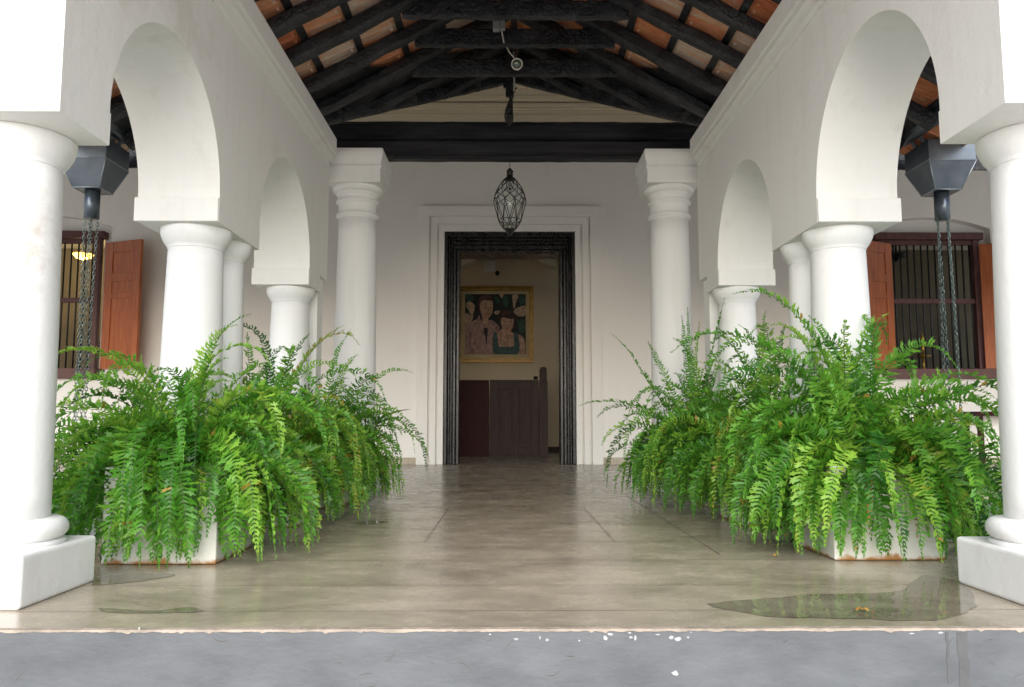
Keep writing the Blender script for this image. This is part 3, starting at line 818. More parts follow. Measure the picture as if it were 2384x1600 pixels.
def hopper(cx, cy, label, sg):
    t = empty('rain_hopper', (cx, cy, 1.97), label, 'rain hopper', 'grey metal rain hoppers at the eaves corners')
    h = 0.158; hb = 0.088
    z0, z1, z2 = 2.165, 2.345, 2.485
    mb = MB()
    sq = lambda r, z: [(cx-r, cy-r, z), (cx+r, cy-r, z), (cx+r, cy+r, z), (cx-r, cy+r, z)]
    vs = sq(hb, z0) + sq(h, z1) + sq(h, z2) + sq(h-0.006, z2) + sq(h-0.006, z1) 
    fs = [(3, 2, 1, 0)]
    for i in range(4):
        for k in range(4): fs.append((i*4+k, i*4+(k+1) % 4, (i+1)*4+(k+1) % 4, (i+1)*4+k))
    fs.append((16, 17, 18, 19))
    mb.add(vs, fs); mb.build('hopper_head', M['galv'], t, bevel=0.003)
    mb = MB()
    for (a, b) in (((-1, -1), (-1, -1)), ((1, -1), (1, -1)), ((-1, 1), (-1, 1)), ((1, 1), (1, 1))):
        mb.tube([(cx+a[0]*h, cy+a[1]*h, z1), (cx+b[0]*hb, cy+b[1]*hb, z0)], 0.004, 6)
    for r, z in ((h, z1), (hb, z0)):
        c = sq(r+0.001, z); 
        for k in range(4): mb.tube([c[k], c[(k+1) % 4]], 0.0035, 6)
    mb.build('solder_seam', M['galvseam'], t)
    mb = MB(); mb.lathe((cx, cy, 0), [(0.048, 1.975), (0.048, 2.168), (0.044, 2.168), (0.044, 1.98)], 24)
    mb.build('spout', M['galv'], t)
    for k in (-0.06, 0.05):
        mb = MB()
        mb.obox((cx-sg*0.10, cy+k, z2-0.02), (cx-sg*0.19, cy+k-0.02, z2+0.12), (0, 1, 0), 0.006, 0.04); mb.build('strap', M['galv'], t)
    return t
HR = hopper(2.958, 5.258, 'grey metal rain hopper with spout beyond the right arch', 1)
HL = hopper(-2.778, 5.258, 'grey metal rain hopper with spout behind the nearest left column', -1)
# rain chains: one link, repeated inside each chain's mesh
def chain(x, y, z1, z0, label, seed, r=0.0085, ln=0.03):
    q = random.Random(seed); mb = MB(); z = z1; k = 0
    sway = q.uniform(-0.02, 0.02)
    while z > z0:
        u = (z1-z)/(z1-z0)
        cx = x + sway*sin(u*pi*0.9); cy = y
        ang = (k % 2)*pi/2 + q.uniform(-0.25, 0.25) + 0.5
        pts = []
        for i in range(9):
            a = 2*pi*i/8
            lx = r*cos(a); lz = (ln*0.56)*sin(a)
            pts.append((cx + lx*cos(ang), cy + lx*sin(ang), z + lz))
        mb.tube(pts, 0.0026, 4)
        z -= ln*0.80; k += 1
    o = mb.build('rain_chain', M['chain']); tag(o, label, 'chain', 'rain chains hanging below the hopper spouts')
names = ['leftmost', 'second from the left', 'third from the left', 'rightmost']
for cx, side in ((2.958, 'right'), (-2.778, 'left')):
    for k, (dx, dy) in enumerate(((-0.038, -0.01), (-0.016, 0.03), (0.012, -0.036), (0.038, 0.008))):
        chain(cx+dx*1.02, 5.258+dy, 1.985, -0.3, f'{names[k]} of the four thin chains under the {side} rain hopper', 20+k+(9 if side == 'left' else 0))

# ------------------------------------------------------------------ house
hs = empty('house', (AX, 11.67, 0), 'white plastered house wall with cream cornice behind the porch', 'house')
HY0, HY1 = 11.67, 12.10
DO = (AX-0.007-0.967, AX-0.007+0.967)                   # masonry opening (outer edge of the black frame)
WINS = [(5.45, 7.27), (-7.67, -5.85)]
WZ0, WZS, WZC = 1.34, 3.50, 3.67
ZT = 7.2
segs = []; xs = [(-10.5, None)]
def solid(a, b): segs.append((a, b, [(0.0, ZT, 0.0, ZT)]))
def winseg(w):
    a, b = w; N_ = 24; c = (a+b)/2; hw = (b-a)/2; sag = WZC-WZS; R_ = (hw*hw+sag*sag)/(2*sag)
    f = lambda x: WZC - R_ + sqrt(max(0, R_*R_-(x-c)**2))
    for i in range(N_):
        p, q = a+(b-a)*i/N_, a+(b-a)*(i+1)/N_
        segs.append((p, q, [(0.0, WZ0, 0.0, WZ0), (f(p), ZT, f(q), ZT)]))
solid(-10.5, WINS[1][0]); winseg(WINS[1]); solid(WINS[1][1], DO[0])
segs.append((DO[0], DO[1], [(3.43, ZT, 3.43, ZT)])); solid(DO[1], WINS[0][0]); winseg(WINS[0]); solid(WINS[0][1], 10.5)
mb = MB(); strips(mb, segs, HY0, HY1, 'y')
o = mb.build('wall', M['house'], hs)
bm = bmesh.new(); bm.from_mesh(o.data); bmesh.ops.remove_doubles(bm, verts=bm.verts, dist=1e-4); bmesh.ops.recalc_face_normals(bm, faces=bm.faces); bm.to_mesh(o.data); bm.free()
mb = MB()
for x0, x1 in ((-10.5, AX-1.33), (AX+1.34, 10.5)): mb.box((x0, HY0-0.012, 0.0015), (x1, HY0+0.05, 0.10))
mb.build('skirting', M['floor'], hs)
for a, b in WINS:
    mb = MB(); y0 = HY0+0.15
    mb.box((a-0.02, y0, 3.441), (b+0.02, y0+0.1, 3.72)); mb.box((a-0.02, y0, 1.36), (a+0.139, y0+0.1, 3.44)); mb.box((b-0.169, y0, 1.36), (b+0.02, y0+0.1, 3.44))
    mb.build('window_infill', M['house'], hs)
# upper cornice of the house wall, cream, stepped
mb = MB()
lay = [(5.10, 5.20, 0.03), (5.20, 5.235, 0.05), (5.235, 5.30, 0.035), (5.30, 5.335, 0.07), (5.335, 5.40, 0.085), (5.425, 5.475, 0.10), (5.475, 5.50, 0.13), (5.50, 5.60, 0.12), (5.60, 5.64, 0.16), (5.64, 5.78, 0.18), (5.78, 6.3, 0.20)]
for z0, z1, d in lay: mb.box((-10.4, HY0-d, z0+0.001), (10.4, HY0+0.02, z1-0.001))
mb.build('cornice', M['house_cream'], hs, bevel=0.006)
# room behind: floor is the slab; back wall, side walls, ceiling
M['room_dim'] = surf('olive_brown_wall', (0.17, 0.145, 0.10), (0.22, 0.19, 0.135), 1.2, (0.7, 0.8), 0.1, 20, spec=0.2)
mb = MB(); mb.box((-4.2, 16.0, 0.0015), (4.4, 16.3, 3.9)); mb.build('room_wall', M['room'], hs)
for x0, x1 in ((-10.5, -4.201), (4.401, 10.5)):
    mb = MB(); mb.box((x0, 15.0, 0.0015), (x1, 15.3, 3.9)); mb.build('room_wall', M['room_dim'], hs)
mb = MB(); mb.box((0.85, 15.985, 0.003), (4.39, 16.02, 0.12)); mb.build('room_skirting', M['darkwood'], hs)
for a, b in (((-10.5, HY1+0.002, 3.902), (1.7, 16.3, 4.0)), ((1.701, HY1+0.002, 3.902), (4.1, 13.2, 4.0)), ((4.101, HY1+0.002, 3.902), (10.5, 16.3, 4.0))):
    mb = MB(); mb.box(a, b); mb.build('room_ceiling', M['ceiling'], hs)       # unseen gap at the right, added to let daylight into the room
for x in (-4.2, 4.4):
    mb = MB(); mb.box((x-0.1, HY1+0.004, 0.002), (x+0.1, 13.6, 3.9)); mb.build('partition', M['room'], hs)
for x in (-1.03, 0.86):
    mb = MB()
    mb.prism([(-0.01, 3.898), (0.34, 3.898), (0.33, 3.85), (0.26, 3.80), (0.24, 3.77), (0.14, 3.745), (0.12, 3.71), (-0.01, 3.70)] if x < 0 else
             [(0.01, 3.898), (-0.34, 3.898), (-0.33, 3.85), (-0.26, 3.80), (-0.24, 3.77), (-0.14, 3.745), (-0.12, 3.71), (0.01, 3.70)], 15.6, 15.995, 'y')
    for i, v in enumerate(mb.v): mb.v[i] = (v[0]+x+(0.09 if x < 0 else 0.13), v[1], v[2])
    mb.build('corbel', M['ceiling'], hs)

# white stepped door casing (part of the house) and black frame
cx0 = AX - 0.007
def uframe(mb, hi, zi, ho, zo, y0, y1):
    """upside-down U: inner half width hi, inner top zi, outer half width ho, outer top zo"""
    mb.box((cx0-ho, y0, 0.0015), (cx0-hi, y1, zi)); mb.box((cx0+hi, y0, 0.0015), (cx0+ho, y1, zi)); mb.box((cx0-ho, y0, zi), (cx0+ho, y1, zo))
dc = empty('door_casing', (cx0, HY0, 0), 'stepped white moulded surround around the black door frame', 'door surround')
for nm, (hi, ho, d) in (('outer_band', (1.19, 1.335, 0.130)), ('groove', (1.165, 1.19, 0.070)), ('middle_band', (1.075, 1.165, 0.100)), ('inner_groove', (1.05, 1.075, 0.045)), ('inner_band', (0.969, 1.05, 0.072))):
    mb = MB()
    zi = 3.43 + (hi-0.967)*1.0; zo = 3.43 + (ho-0.967)*1.0
    uframe(mb, hi, zi, ho, zo, HY0-d, HY0+0.001); mb.build(nm, M['house'], dc, bevel=0.004)
mb = MB(); uframe(mb, 1.335, 3.798, 1.352, 3.815, HY0-0.10, HY0+0.001); mb.build('edge_bead', M['house'], dc, bevel=0.004)
df = empty('door_frame', (cx0, HY0+0.1, 0), 'glossy black brown ribbed frame around the open doorway', 'door frame')
prof = [(0.966, 0.918, -0.03), (0.918, 0.905, 0.02), (0.905, 0.885, -0.005), (0.885, 0.868, 0.045), (0.868, 0.848, 0.01), (0.848, 0.832, 0.06), (0.832, 0.800, 0.02), (0.800, 0.786, 0.075), (0.786, 0.748, 0.04)]
mb = MB()
for ho, hi, dy in prof:
    uframe(mb, hi, 3.112 + (hi-0.748)*1.46*0.997, ho, 3.112 + (ho-0.748)*1.46*0.997, HY0+dy, HY1-0.01)
mb.build('ribbed_moulding', M['door_frame'], df, bevel=0.007)

# ------------------------------------------------------------------ windows with bars and shutters
def window(w, label, hinges):
    a, b = w
    x0, x1 = a+0.14, b-0.17
    y = HY0 + 0.015
    t = empty('window', ((a+b)/2, y, WZ0), label, 'window', 'barred windows of the house')
    mb = MB()
    mb.box((x0-0.06, y-0.03, 3.335), (x1+0.06, y+0.12, 3.44)); mb.box((x0, y, WZ0+0.05), (x0+0.09, y+0.10, 3.334)); mb.box((x1-0.09, y, WZ0+0.05), (x1, y+0.10, 3.334))
    mb.box((x0+0.091, y+0.02, 3.26), (x1-0.091, y+0.08, 3.333))
    mb.build('frame', M['winframe'], t, bevel=0.006)
    mb = MB(); mb.box((x0-0.04, y-0.16, WZ0-0.10), (x1+0.09, y+0.12, WZ0+0.049)); mb.build('sill', M['winframe'], t, bevel=0.008)
    mb = MB(); mb.box((x0+0.091, y+0.025, 2.37), (x1-0.091, y+0.065, 2.445)); mb.build('rail', M['winframe'], t, bevel=0.004)
    n = 13
    for k in range(n):
        x = x0 + 0.13 + (x1-x0-0.26)*k/(n-1)
        mb = MB(); mb.tube([(x, y+0.045, WZ0+0.04), (x, y+0.045, 3.28)], 0.0125, 8); mb.build('bar', M['iron'], t)
    # shutters: hinge point, direction of leaf
    for hx, ang, wd in hinges:
        z0, z1 = WZ0+0.04, 3.245
        d = Vector((cos(ang), sin(ang), 0)); nrm = Vector((-sin(ang), cos(ang), 0))
        O = Vector((hx, y-0.075, 0))
        def bx(mb, u0, u1, z0_, z1_, t0, t1):
            c = [(u, v, z) for z in (z0_, z1_) for (u, v) in ((u0, t0), (u1, t0), (u1, t1), (u0, t1))]
            vs = [O + d*u + nrm*v + Vector((0, 0, z)) for u, v, z in c]
            mb.add(vs, [(0,3,2,1),(4,5,6,7),(0,1,5,4),(1,2,6,5),(2,3,7,6),(3,0,4,7)])
        mb = MB(); st = 0.15; th = 0.045
        bx(mb, 0, st, z0, z1, 0, th); bx(mb, wd-st, wd, z0, z1, 0, th)
        rails = [(z0, z0+0.20), (z0+1.02, z0+1.10), (z0+1.27, z0+1.40), (z1-0.16, z1)]
        for k, (p, q) in enumerate(rails): bx(mb, st+0.001, wd-st-0.001, p, q, 0.001, th-0.001)
        sh = mb.build('shutter', M['shutter'], t, bevel=0.004)
        mb = MB()
        for k in range(3):
            bx(mb, st-0.01, wd-st+0.01, rails[k][1]-0.01, rails[k+1][0]+0.01, 0.014, th-0.014)
        mb.cur = 1
        pn = mb.build('panel', [M['shutter'], M['shutter_dark']], sh)
    return t
window(WINS[0], 'barred window with two open red shutters beyond the right arch', [(5.70, pi+0.50, 0.60), (7.05, -0.50, 0.70)])
window(WINS[1], 'barred window with an open red shutter beyond the left arch', [(-5.90, -0.40, 0.70), (-7.42, pi+0.4, 0.70)])

# lit lamp seen through the left window, unlit one through the right
M['lampglow'] = emit('lamp_glow', (1.0, 0.55, 0.10), 2.2)
lm = empty('ceiling_lamp', (-7.45, 13.9, 3.6), 'lit yellow ceiling lamp inside the left window', 'lamp')
mb = MB(); mb.lathe((-7.45, 13.9, 3.55), [(0.03, -0.09), (0.12, -0.06), (0.17, 0.0), (0.165, 0.01)], 20); mb.build('glass_bowl', M['lampglow'], lm)
mb = MB(); mb.lathe((-7.45, 13.9, 3.55), [(0.19, 0.012), (0.19, 0.03), (0.05, 0.05), (0.012, 0.10), (0.012, 0.35)], 20); mb.build('lamp_rim', M['brass'], lm)
pd = bpy.data.lights.new('lamp_light', 'POINT'); pd.energy = 14; pd.color = (1.0, 0.75, 0.38); pd.shadow_soft_size = 0.12
po = bpy.data.objects.new('lamp_light', pd); col.objects.link(po); po.location = (-7.45, 13.9, 3.36); po.parent = lm; po.matrix_parent_inverse = Matrix.Translation(lm.location).inverted()
lm2 = empty('ceiling_lamp', (6.95, 13.9, 3.6), 'unlit dark dish lamp under the ceiling inside the right window', 'lamp')
mb = MB(); mb.lathe((6.95, 13.9, 3.55), [(0.02, -0.10), (0.04, -0.06), (0.16, -0.03), (0.21, 0.02), (0.205, 0.03), (0.02, 0.05), (0.012, 0.35)], 24); mb.build('dish', M['blackmetal'], lm2)
# brass oil lamp inside the right window
ol = MB(); ol.lathe((6.66, 12.6, 0.0), [(0.10, 0.95), (0.10, 0.97), (0.03, 1.0), (0.018, 1.1), (0.03, 1.13), (0.018, 1.16), (0.018, 1.42), (0.035, 1.45), (0.018, 1.48), (0.018, 1.62), (0.11, 1.66), (0.11, 1.67), (0.018, 1.69),
      (0.02, 1.80), (0.035, 1.84), (0.02, 1.88), (0.03, 1.94), (0.008, 2.02), (0.002, 2.05)], 18)
tag(ol.build('oil_lamp', M['brass']), 'tall brass oil lamp behind the bars of the right window', 'oil lamp')
tb = empty('side_table', (6.66, 12.6, 0), 'dark wooden table carrying the brass oil lamp indoors', 'table')
mb = MB(); mb.box((6.2, 12.35, 0.90), (7.1, 12.85, 0.948)); mb.build('tabletop', M['darkwood'], tb, bevel=0.004)
for x in (6.24, 7.02):
    for y in (12.39, 12.77):
        mb = MB(); mb.box((x, y, 0.002), (x+0.05, y+0.05, 0.899)); mb.build('leg', M['darkwood'], tb)
# vase of dark flowers inside the left window
q = random.Random(5)
tb2 = empty('side_table', (-6.55, 12.7, 0), 'dark wooden table carrying the vase of flowers indoors', 'table')
mb = MB(); mb.box((-7.05, 12.45, 1.28), (-6.15, 12.95, 1.33)); mb.build('tabletop', M['darkwood'], tb2, bevel=0.004)
for x in (-7.02, -6.23):
    for y in (12.49, 12.87):
        mb = MB(); mb.box((x, y, 0.002), (x+0.05, y+0.05, 1.279)); mb.build('leg', M['darkwood'], tb2)
vs_ = empty('flower_vase', (-6.40, 12.7, 1.33), 'dark vase of round dusky flowers behind the left window bars', 'vase')
mb = MB(); mb.lathe((-6.40, 12.7, 1.331), [(0.06, 0.0), (0.09, 0.06), (0.08, 0.14), (0.04, 0.2), (0.055, 0.24)], 20); mb.build('vase', M['blackmetal'], vs_)
mb = MB()
for k in range(260):
    v = Vector((q.gauss(0, 1), q.gauss(0, 1), q.gauss(0, 1))).normalized()*q.uniform(0.10, 0.17)
    c = Vector((-6.40, 12.7, 1.75)) + v; a = Vector((q.uniform(-1, 1), q.uniform(-1, 1), q.uniform(-1, 1))).normalized()*0.022; b = a.cross(v).normalized()*0.022
    mb.add([c-a, c-b, c+a, c+b], [(0, 1, 2, 3)])
mb.build('flower_head', flat('dusky_petal', (0.06, 0.05, 0.06)), vs_)
# bench against the house wall at the right
for bxx, lb in ((7.6, 'dark red wooden bench by the house wall beyond the right arch'),):
    bn = empty('bench', (bxx, 11.3, 0), lb, 'bench')
    mb = MB(); mb.box((bxx-1.0, 11.15, 0.70), (bxx+1.2, 11.60, 0.76)); mb.build('seat', M['redwood'], bn, bevel=0.005)
    for x in (bxx-0.95, bxx+1.1):
        for y in (11.18, 11.52):
            mb = MB(); mb.box((x, y, 0.001), (x+0.06, y+0.06, 0.699)); mb.build('leg', M['redwood'], bn)

# ------------------------------------------------------------------ inside the doorway: low door, picture, wall camera
hd = empty('low_door', (0, 13.8, 0), 'low dark panelled wooden door with post just inside the doorway', 'half door')
mb = MB(); mb.box((-0.95, 13.80, 0.02), (-0.285, 13.85, 1.335)); mb.build('plain_panel', M['redwood'], hd, bevel=0.004)
mb = MB()
mb.box((-0.27, 13.80, 0.03), (-0.10, 13.84, 1.338)); mb.box((0.14, 13.80, 0.03), (0.23, 13.84, 1.338)); mb.box((0.46, 13.80, 0.03), (0.575, 13.84, 1.338))
for x0, x1 in ((-0.099, 0.139), (0.231, 0.459)):
    mb.box((x0, 13.801, 0.03), (x1, 13.839, 0.17)); mb.box((x0, 13.801, 1.20), (x1, 13.839, 1.337)); mb.box((x0, 13.832, 0.171), (x1, 13.838, 1.199))
    mb.box((x0+0.03, 13.815, 0.22), (x1-0.03, 13.831, 1.15))
mb.build('panelled_leaf', M['darkwood'], hd, bevel=0.003)
mb = MB(); mb.box((0.585, 13.78, 0.001), (0.73, 13.92, 1.30)); mb.lathe((0.657, 13.85, 0), [(0.095, 1.301), (0.095, 1.33), (0.088, 1.34), (0.088, 1.52), (0.06, 1.565)], 4, False, pi/4)
mb.build('post', M['darkwood'], hd, bevel=0.008)
mb = MB(); mb.box((0.49, 13.77, 1.345), (0.56, 13.84, 1.40)); mb.build('latch', M['dull_black'], hd)
mb = MB(); mb.box((0.577, 13.775, 1.05), (0.584, 13.80, 1.17)); mb.box((0.577, 13.775, 0.2), (0.584, 13.80, 0.32)); mb.build('hinge', M['old_brass'], hd)

wc = empty('wall_camera', (-0.25, 15.95, 3.8), 'small white box with black camera eye above the picture', 'security camera')
mb = MB(); mb.box((-0.435, 15.93, 3.63), (-0.20, 15.998, 3.87)); mb.build('junction_box', M['white_plastic'], wc, bevel=0.01)
mb = MB(); mb.lathe((0, 0, 0), [(0.005, -0.055), (0.045, -0.04), (0.05, 0.0), (0.035, 0.05)], 18)
for i, v in enumerate(mb.v): mb.v[i] = (-0.165+v[0], 15.88+v[2], 3.60+v[1])
mb.build('camera_eye', M['black'], wc)
mb = MB(); mb.tube([(-0.22, 15.95, 3.66), (-0.18, 15.93, 3.65), (-0.165, 15.92, 3.62)], 0.02, 8); mb.build('bracket', M['white_plastic'], wc)

pc = empty('framed_picture', (-0.2, 15.95, 2.57), 'gilt framed portrait of two women before white lilies', 'picture')
def rectframe(mb, x0, z0, x1, z1, w, y0, y1):
    mb.box((x0, y0, z0), (x1, y1, z0+w)); mb.box((x0, y0, z1-w), (x1, y1, z1)); mb.box((x0, y0, z0+w), (x0+w, y1, z1-w)); mb.box((x1-w, y0, z0+w), (x1, y1, z1-w))
X0p, X1p, Z0p, Z1p = -0.817, 0.411, 1.961, 3.189
mb = MB()
rectframe(mb, X0p-0.152, Z0p-0.165, X1p+0.152, Z1p+0.155, 0.03, 15.90, 15.995); rectframe(mb, X0p-0.122, Z0p-0.135, X1p+0.122, Z1p+0.125, 0.025, 15.925, 15.995); rectframe(mb, X0p-0.097, Z0p-0.11, X1p+0.097, Z1p+0.10, 0.03, 15.91, 15.995)
mb.build('frame', M['gold'], pc, bevel=0.004)
mb = MB(); mb.box((X0p-0.066, 15.955, Z0p-0.079), (X1p+0.066, 15.994, Z1p+0.069)); mb.build('mount', M['mat_board'], pc)
PM = {k: flat('paint_'+k, c) for k, c in dict(bg=(0.012, 0.022, 0.018), green=(0.035, 0.085, 0.055), lily=(0.50, 0.36, 0.24), pink=(0.40, 0.25, 0.21), pinkd=(0.30, 0.16, 0.14), skin=(0.50, 0.31, 0.21),
      skind=(0.36, 0.19, 0.13), hair=(0.045, 0.02, 0.02), hairl=(0.11, 0.05, 0.04), dress=(0.055, 0.10, 0.09), tie=(0.02, 0.02, 0.025), lip=(0.35, 0.08, 0.06)).items()}
PK = list(PM)
mb = MB()
ylay = [15.954]
def poly(colr, pts, smooth=True):
    ylay[0] -= 0.0006; mb.cur = PK.index(colr)
    if smooth:
        P3 = []; n = len(pts)
        for i in range(n):
            p0, p1, p2, p3 = [Vector(pts[(i+k-1) % n]) for k in range(4)]
            for s_ in range(4):
                t = s_/4; c = 0.5*((2*p1)+(-p0+p2)*t+(2*p0-5*p1+4*p2-p3)*t*t+(-p0+3*p1-3*p2+p3)*t*t*t); P3.append((c.x, c.y))
        pts = P3
    vs = []
    for x, y in pts:
        x = min(max(x, 171), 909); y = min(max(y, 549), 1284)
        vs.append((X0p + (x-170)/740*(X1p-X0p), ylay[0], Z1p - (y-548)/737*(Z1p-Z0p)))
    mb.add(vs, [tuple(range(len(vs)))])
poly('bg', [(170,548),(910,548),(910,1285),(170,1285)], False)
for g_ in ([(180,560),(230,552),(290,600),(250,640),(200,630)], [(530,590),(560,580),(600,640),(560,660)], [(620,600),(660,570),(700,600),(690,700),(650,700),(630,660)], [(830,880),(890,860),(905,960),(860,1040),(825,1000)], [(820,600),(880,560),(905,640),(850,680)], [(180,760),(220,780),(240,850),(210,880)], [(790,830),(830,900),(820,930)]): poly('green', g_)
for g_ in ([(178,690),(200,645),(250,650),(290,690),(285,740),(270,800),(262,860),(240,810),(215,750)], [(172,800),(205,790),(245,830),(255,870),(215,900),(172,920)], [(745,560),(800,552),(820,580),(790,650),(775,720),(755,700),(748,620)], [(760,760),(800,720),(890,690),(908,720),(908,800),(850,825),(790,800)], [(525,770),(560,750),(600,760),(570,800),(540,795)], [(590,555),(640,552),(615,600)]): poly('lily', g_)
# standing woman
poly('hair', [(345,600),(380,565),(450,560),(505,590),(515,660),(505,760),(480,800),(360,800),(325,760),(318,680)])
poly('hairl', [(350,590),(400,565),(470,570),(500,610),(440,600),(370,640),(335,700),(330,650)])
poly('skin', [(385,780),(455,800),(450,880),(440,940),(410,930),(380,880)])
poly('skin', [(360,650),(395,625),(460,625),(505,640),(508,720),(495,790),(460,840),(430,850),(395,830),(360,770),(350,700)])
poly('skind', [(395,712),(425,705),(428,720),(400,724)]); poly('skind', [(468,705),(498,708),(495,722),(470,720)]); poly('skind', [(448,720),(458,760),(462,775),(444,772)]); poly('lip', [(420,800),(445,796),(470,800),(445,812)])
poly('pink', [(172,940),(240,890),(310,860),(345,810),(360,860),(415,945),(450,880),(500,870),(560,920),(590,960),(560,1040),(510,1050),(520,1285),(172,1285)])
poly('pinkd', [(235,1000),(255,1060),(240,1160),(300,1270),(260,1284),(225,1180),(218,1060)]); poly('pinkd', [(540,930),(580,950),(560,1010),(545,1000)])
poly('tie', [(398,980),(420,960),(445,970),(450,1020),(440,1060),(438,1150),(425,1150),(415,1060),(402,1030)])
# seated woman
poly('hair', [(600,780),(650,745),(730,750),(785,800),(800,880),(770,970),(740,960),(610,960),(590,900),(585,830)])
poly('hairl', [(620,790),(660,760),(720,770),(700,830),(640,830)])
poly('skin', [(610,850),(660,838),(755,850),(755,930),(735,985),(690,1010),(655,990),(615,940)])
poly('skin', [(590,1000),(640,960),(660,1000),(720,990),(760,1030),(860,1060),(892,1120),(895,1285),(820,1285),(520,1285),(510,1060)])
poly('skind', [(640,880),(672,876),(672,890),(645,894)]); poly('skind', [(715,880),(748,884),(745,897),(716,893)]); poly('skind', [(690,895),(698,940),(704,955),(684,950)]); poly('lip', [(665,968),(688,964),(708,970),(688,982)])
poly('dress', [(512,1050),(555,1020),(580,1180),(610,1192),(740,1190),(765,1170),(765,1030),(815,1045),(812,1285),(530,1285)])
poly('skind', [(590,1020),(600,1080),(640,1135),(690,1130),(715,1080),(720,1020),(708,1075),(685,1122),(642,1126),(605,1075)])
poly('hair', [(612,840),(640,830),(700,852),(755,848),(768,800),(700,790),(640,800)])
mb.build('painting', [PM[k] for k in PK], pc)

jb = MB(); jb.box((-0.065, HY0-0.012, 4.42), (0.045, HY0-0.0005, 4.58))
tag(jb.build('cover_plate', M['house'], bevel=0.003), 'square cover plate on the wall above the door behind the lantern wire', 'cover plate')

# ------------------------------------------------------------------ lantern
lx, ly = 0.041, 7.50
lt = empty('lantern', (lx, ly, 2.39), 'black wire and glass lantern hanging from the beam before the door', 'lantern')
def LZ(py): return 2.39 + (1375-py)*0.000615
rows = [(445, 62), (485, 105), (560, 165), (630, 205), (705, 238), (765, 255), (828, 262)]
N8 = 10
def ringpts(k): 
    py, r = rows[k]; r *= 0.00060; off = (k % 2)*pi/N8
    return [Vector((lx+r*cos(2*pi*i/N8+off), ly+r*sin(2*pi*i/N8+off), LZ(py))) for i in range(N8)]
R = [ringpts(k) for k in range(len(rows))]
mb = MB(); wr = 0.0034
for k in range(len(rows)-1):
    for i in range(N8):
        j = i if (k % 2) == 0 else (i+1) % N8
        mb.tube([R[k][i], R[k+1][(i) % N8]], wr, 5); 
        mb.tube([R[k][i], R[k+1][(i-1) % N8 if (k % 2) == 0 else (i+1) % N8]], wr, 5)
low = [[Vector((lx+r*0.0006*cos(2*pi*i/N8+off), ly+r*0.0006*sin(2*pi*i/N8+off), LZ(py))) for i in range(N8)] for py, r, off in ((1125, 188, pi/N8), (1225, 128, 0), (1275, 88, 0))]
for i in range(N8):
    a = R[-1][i]
    mb.tube([a, low[0][i]], wr, 5); mb.tube([a, low[0][(i-1) % N8]], wr, 5)
    mb.tube([low[0][i], low[0][(i+1) % N8]], wr*1.1, 5); mb.tube([low[1][i], low[1][(i+1) % N8]], wr*1.1, 5)
    mb.tube([low[0][i], low[1][i]], wr, 5); mb.tube([low[0][i], low[1][(i+1) % N8]], wr, 5); mb.tube([low[1][i], low[2][i]], wr, 5)
mb.build('cage', M['blackmetal'], lt)
mb = MB()
allr = [[p for p in r] for r in R] + low[:2]
prof = [((r[0]-Vector((lx, ly, r[0].z))).length*0.965, r[0].z) for r in allr]
mb.lathe((lx, ly, 0), prof, 20, False, 0.1); mb.build('glass', M['glass'], lt)
mb = MB(); mb.lathe((lx, ly, 0), [(0.060*0.95, LZ(478)), (0.052, LZ(455)), (0.034, LZ(438)), (0.030, LZ(425)), (0.030, LZ(355)), (0.036, LZ(345)), (0.034, LZ(338)), (0.010, LZ(292)), (0.004, LZ(285))], 20); mb.build('cap', M['blackmetal'], lt)
mb = MB(); mb.lathe((lx, ly, 0), [(0.002, LZ(1388)), (0.012, LZ(1370)), (0.050, LZ(1280)), (0.054, LZ(1270)), (0.05, LZ(1262))], 20); mb.build('bottom_tip', M['blackmetal'], lt)
mb = MB(); mb.tube([(lx, ly, LZ(288)), (lx+0.001, ly, 3.10), (lx, ly, 3.155)], 0.003, 6); mb.build('cord', M['blackmetal'], lt)
mb = MB(); mb.lathe((lx, ly, 0), [(0.004, LZ(600)), (0.012, LZ(605)), (0.012, LZ(635)), (0.008, LZ(640))], 12); mb.build('lamp_holder', M['blackmetal'], lt)
mb = MB(); mb.lathe((lx, ly, 0), [(0.008, LZ(640)), (0.014, LZ(670)), (0.026, LZ(720)), (0.026, LZ(745)), (0.014, LZ(780)), (0.001, LZ(788))], 14); mb.build('bulb', M['glass'], lt)

# round spot lamp hanging on its cable under the collars
sl = empty('spot_lamp', (0.086, 6.06, 3.44), 'round white spot lamp hanging by a cable under the rafters', 'lamp')
c = Vector((0.088, 6.04, 3.425)); dv = Vector((0.03, -0.97, -0.28)).normalized()
qr = dv.to_track_quat('Z', 'Y')
def aimed(mb): 
    for i, v in enumerate(mb.v): mb.v[i] = tuple(c + qr @ Vector(v))
mb = MB(); mb.lathe((0, 0, 0), [(0.018, -0.06), (0.036, -0.05), (0.044, -0.01), (0.045, 0.028), (0.040, 0.030), (0.036, 0.012)], 24); aimed(mb); mb.build('housing', M['white_plastic'], sl)
mb = MB(); mb.lathe((0, 0, 0), [(0.0355, 0.010), (0.0355, 0.018), (0.02, 0.022), (0.001, 0.023)], 24); aimed(mb)
M['lens'] = surf('green_grey_lens', (0.05, 0.07, 0.045), (0.08, 0.1, 0.065), 5, (0.08, 0.12), 0.0); mb.build('lens', M['lens'], sl)
mb = MB(); mb.tube([(-0.035, 5.66, 3.57), (-0.03, 5.70, 3.53), (-0.015, 5.80, 3.49), (0.03, 5.92, 3.465), (0.07, 6.0, 3.455), (0.086, 6.06, 3.45)], 0.0045, 6); mb.build('cable', M['white_plastic'], sl)
jb2 = MB(); jb2.box((-0.095, 5.64, 3.515), (-0.045, 5.70, 3.585)); jb2.box((-0.042, 5.65, 3.52), (-0.004, 5.69, 3.585))
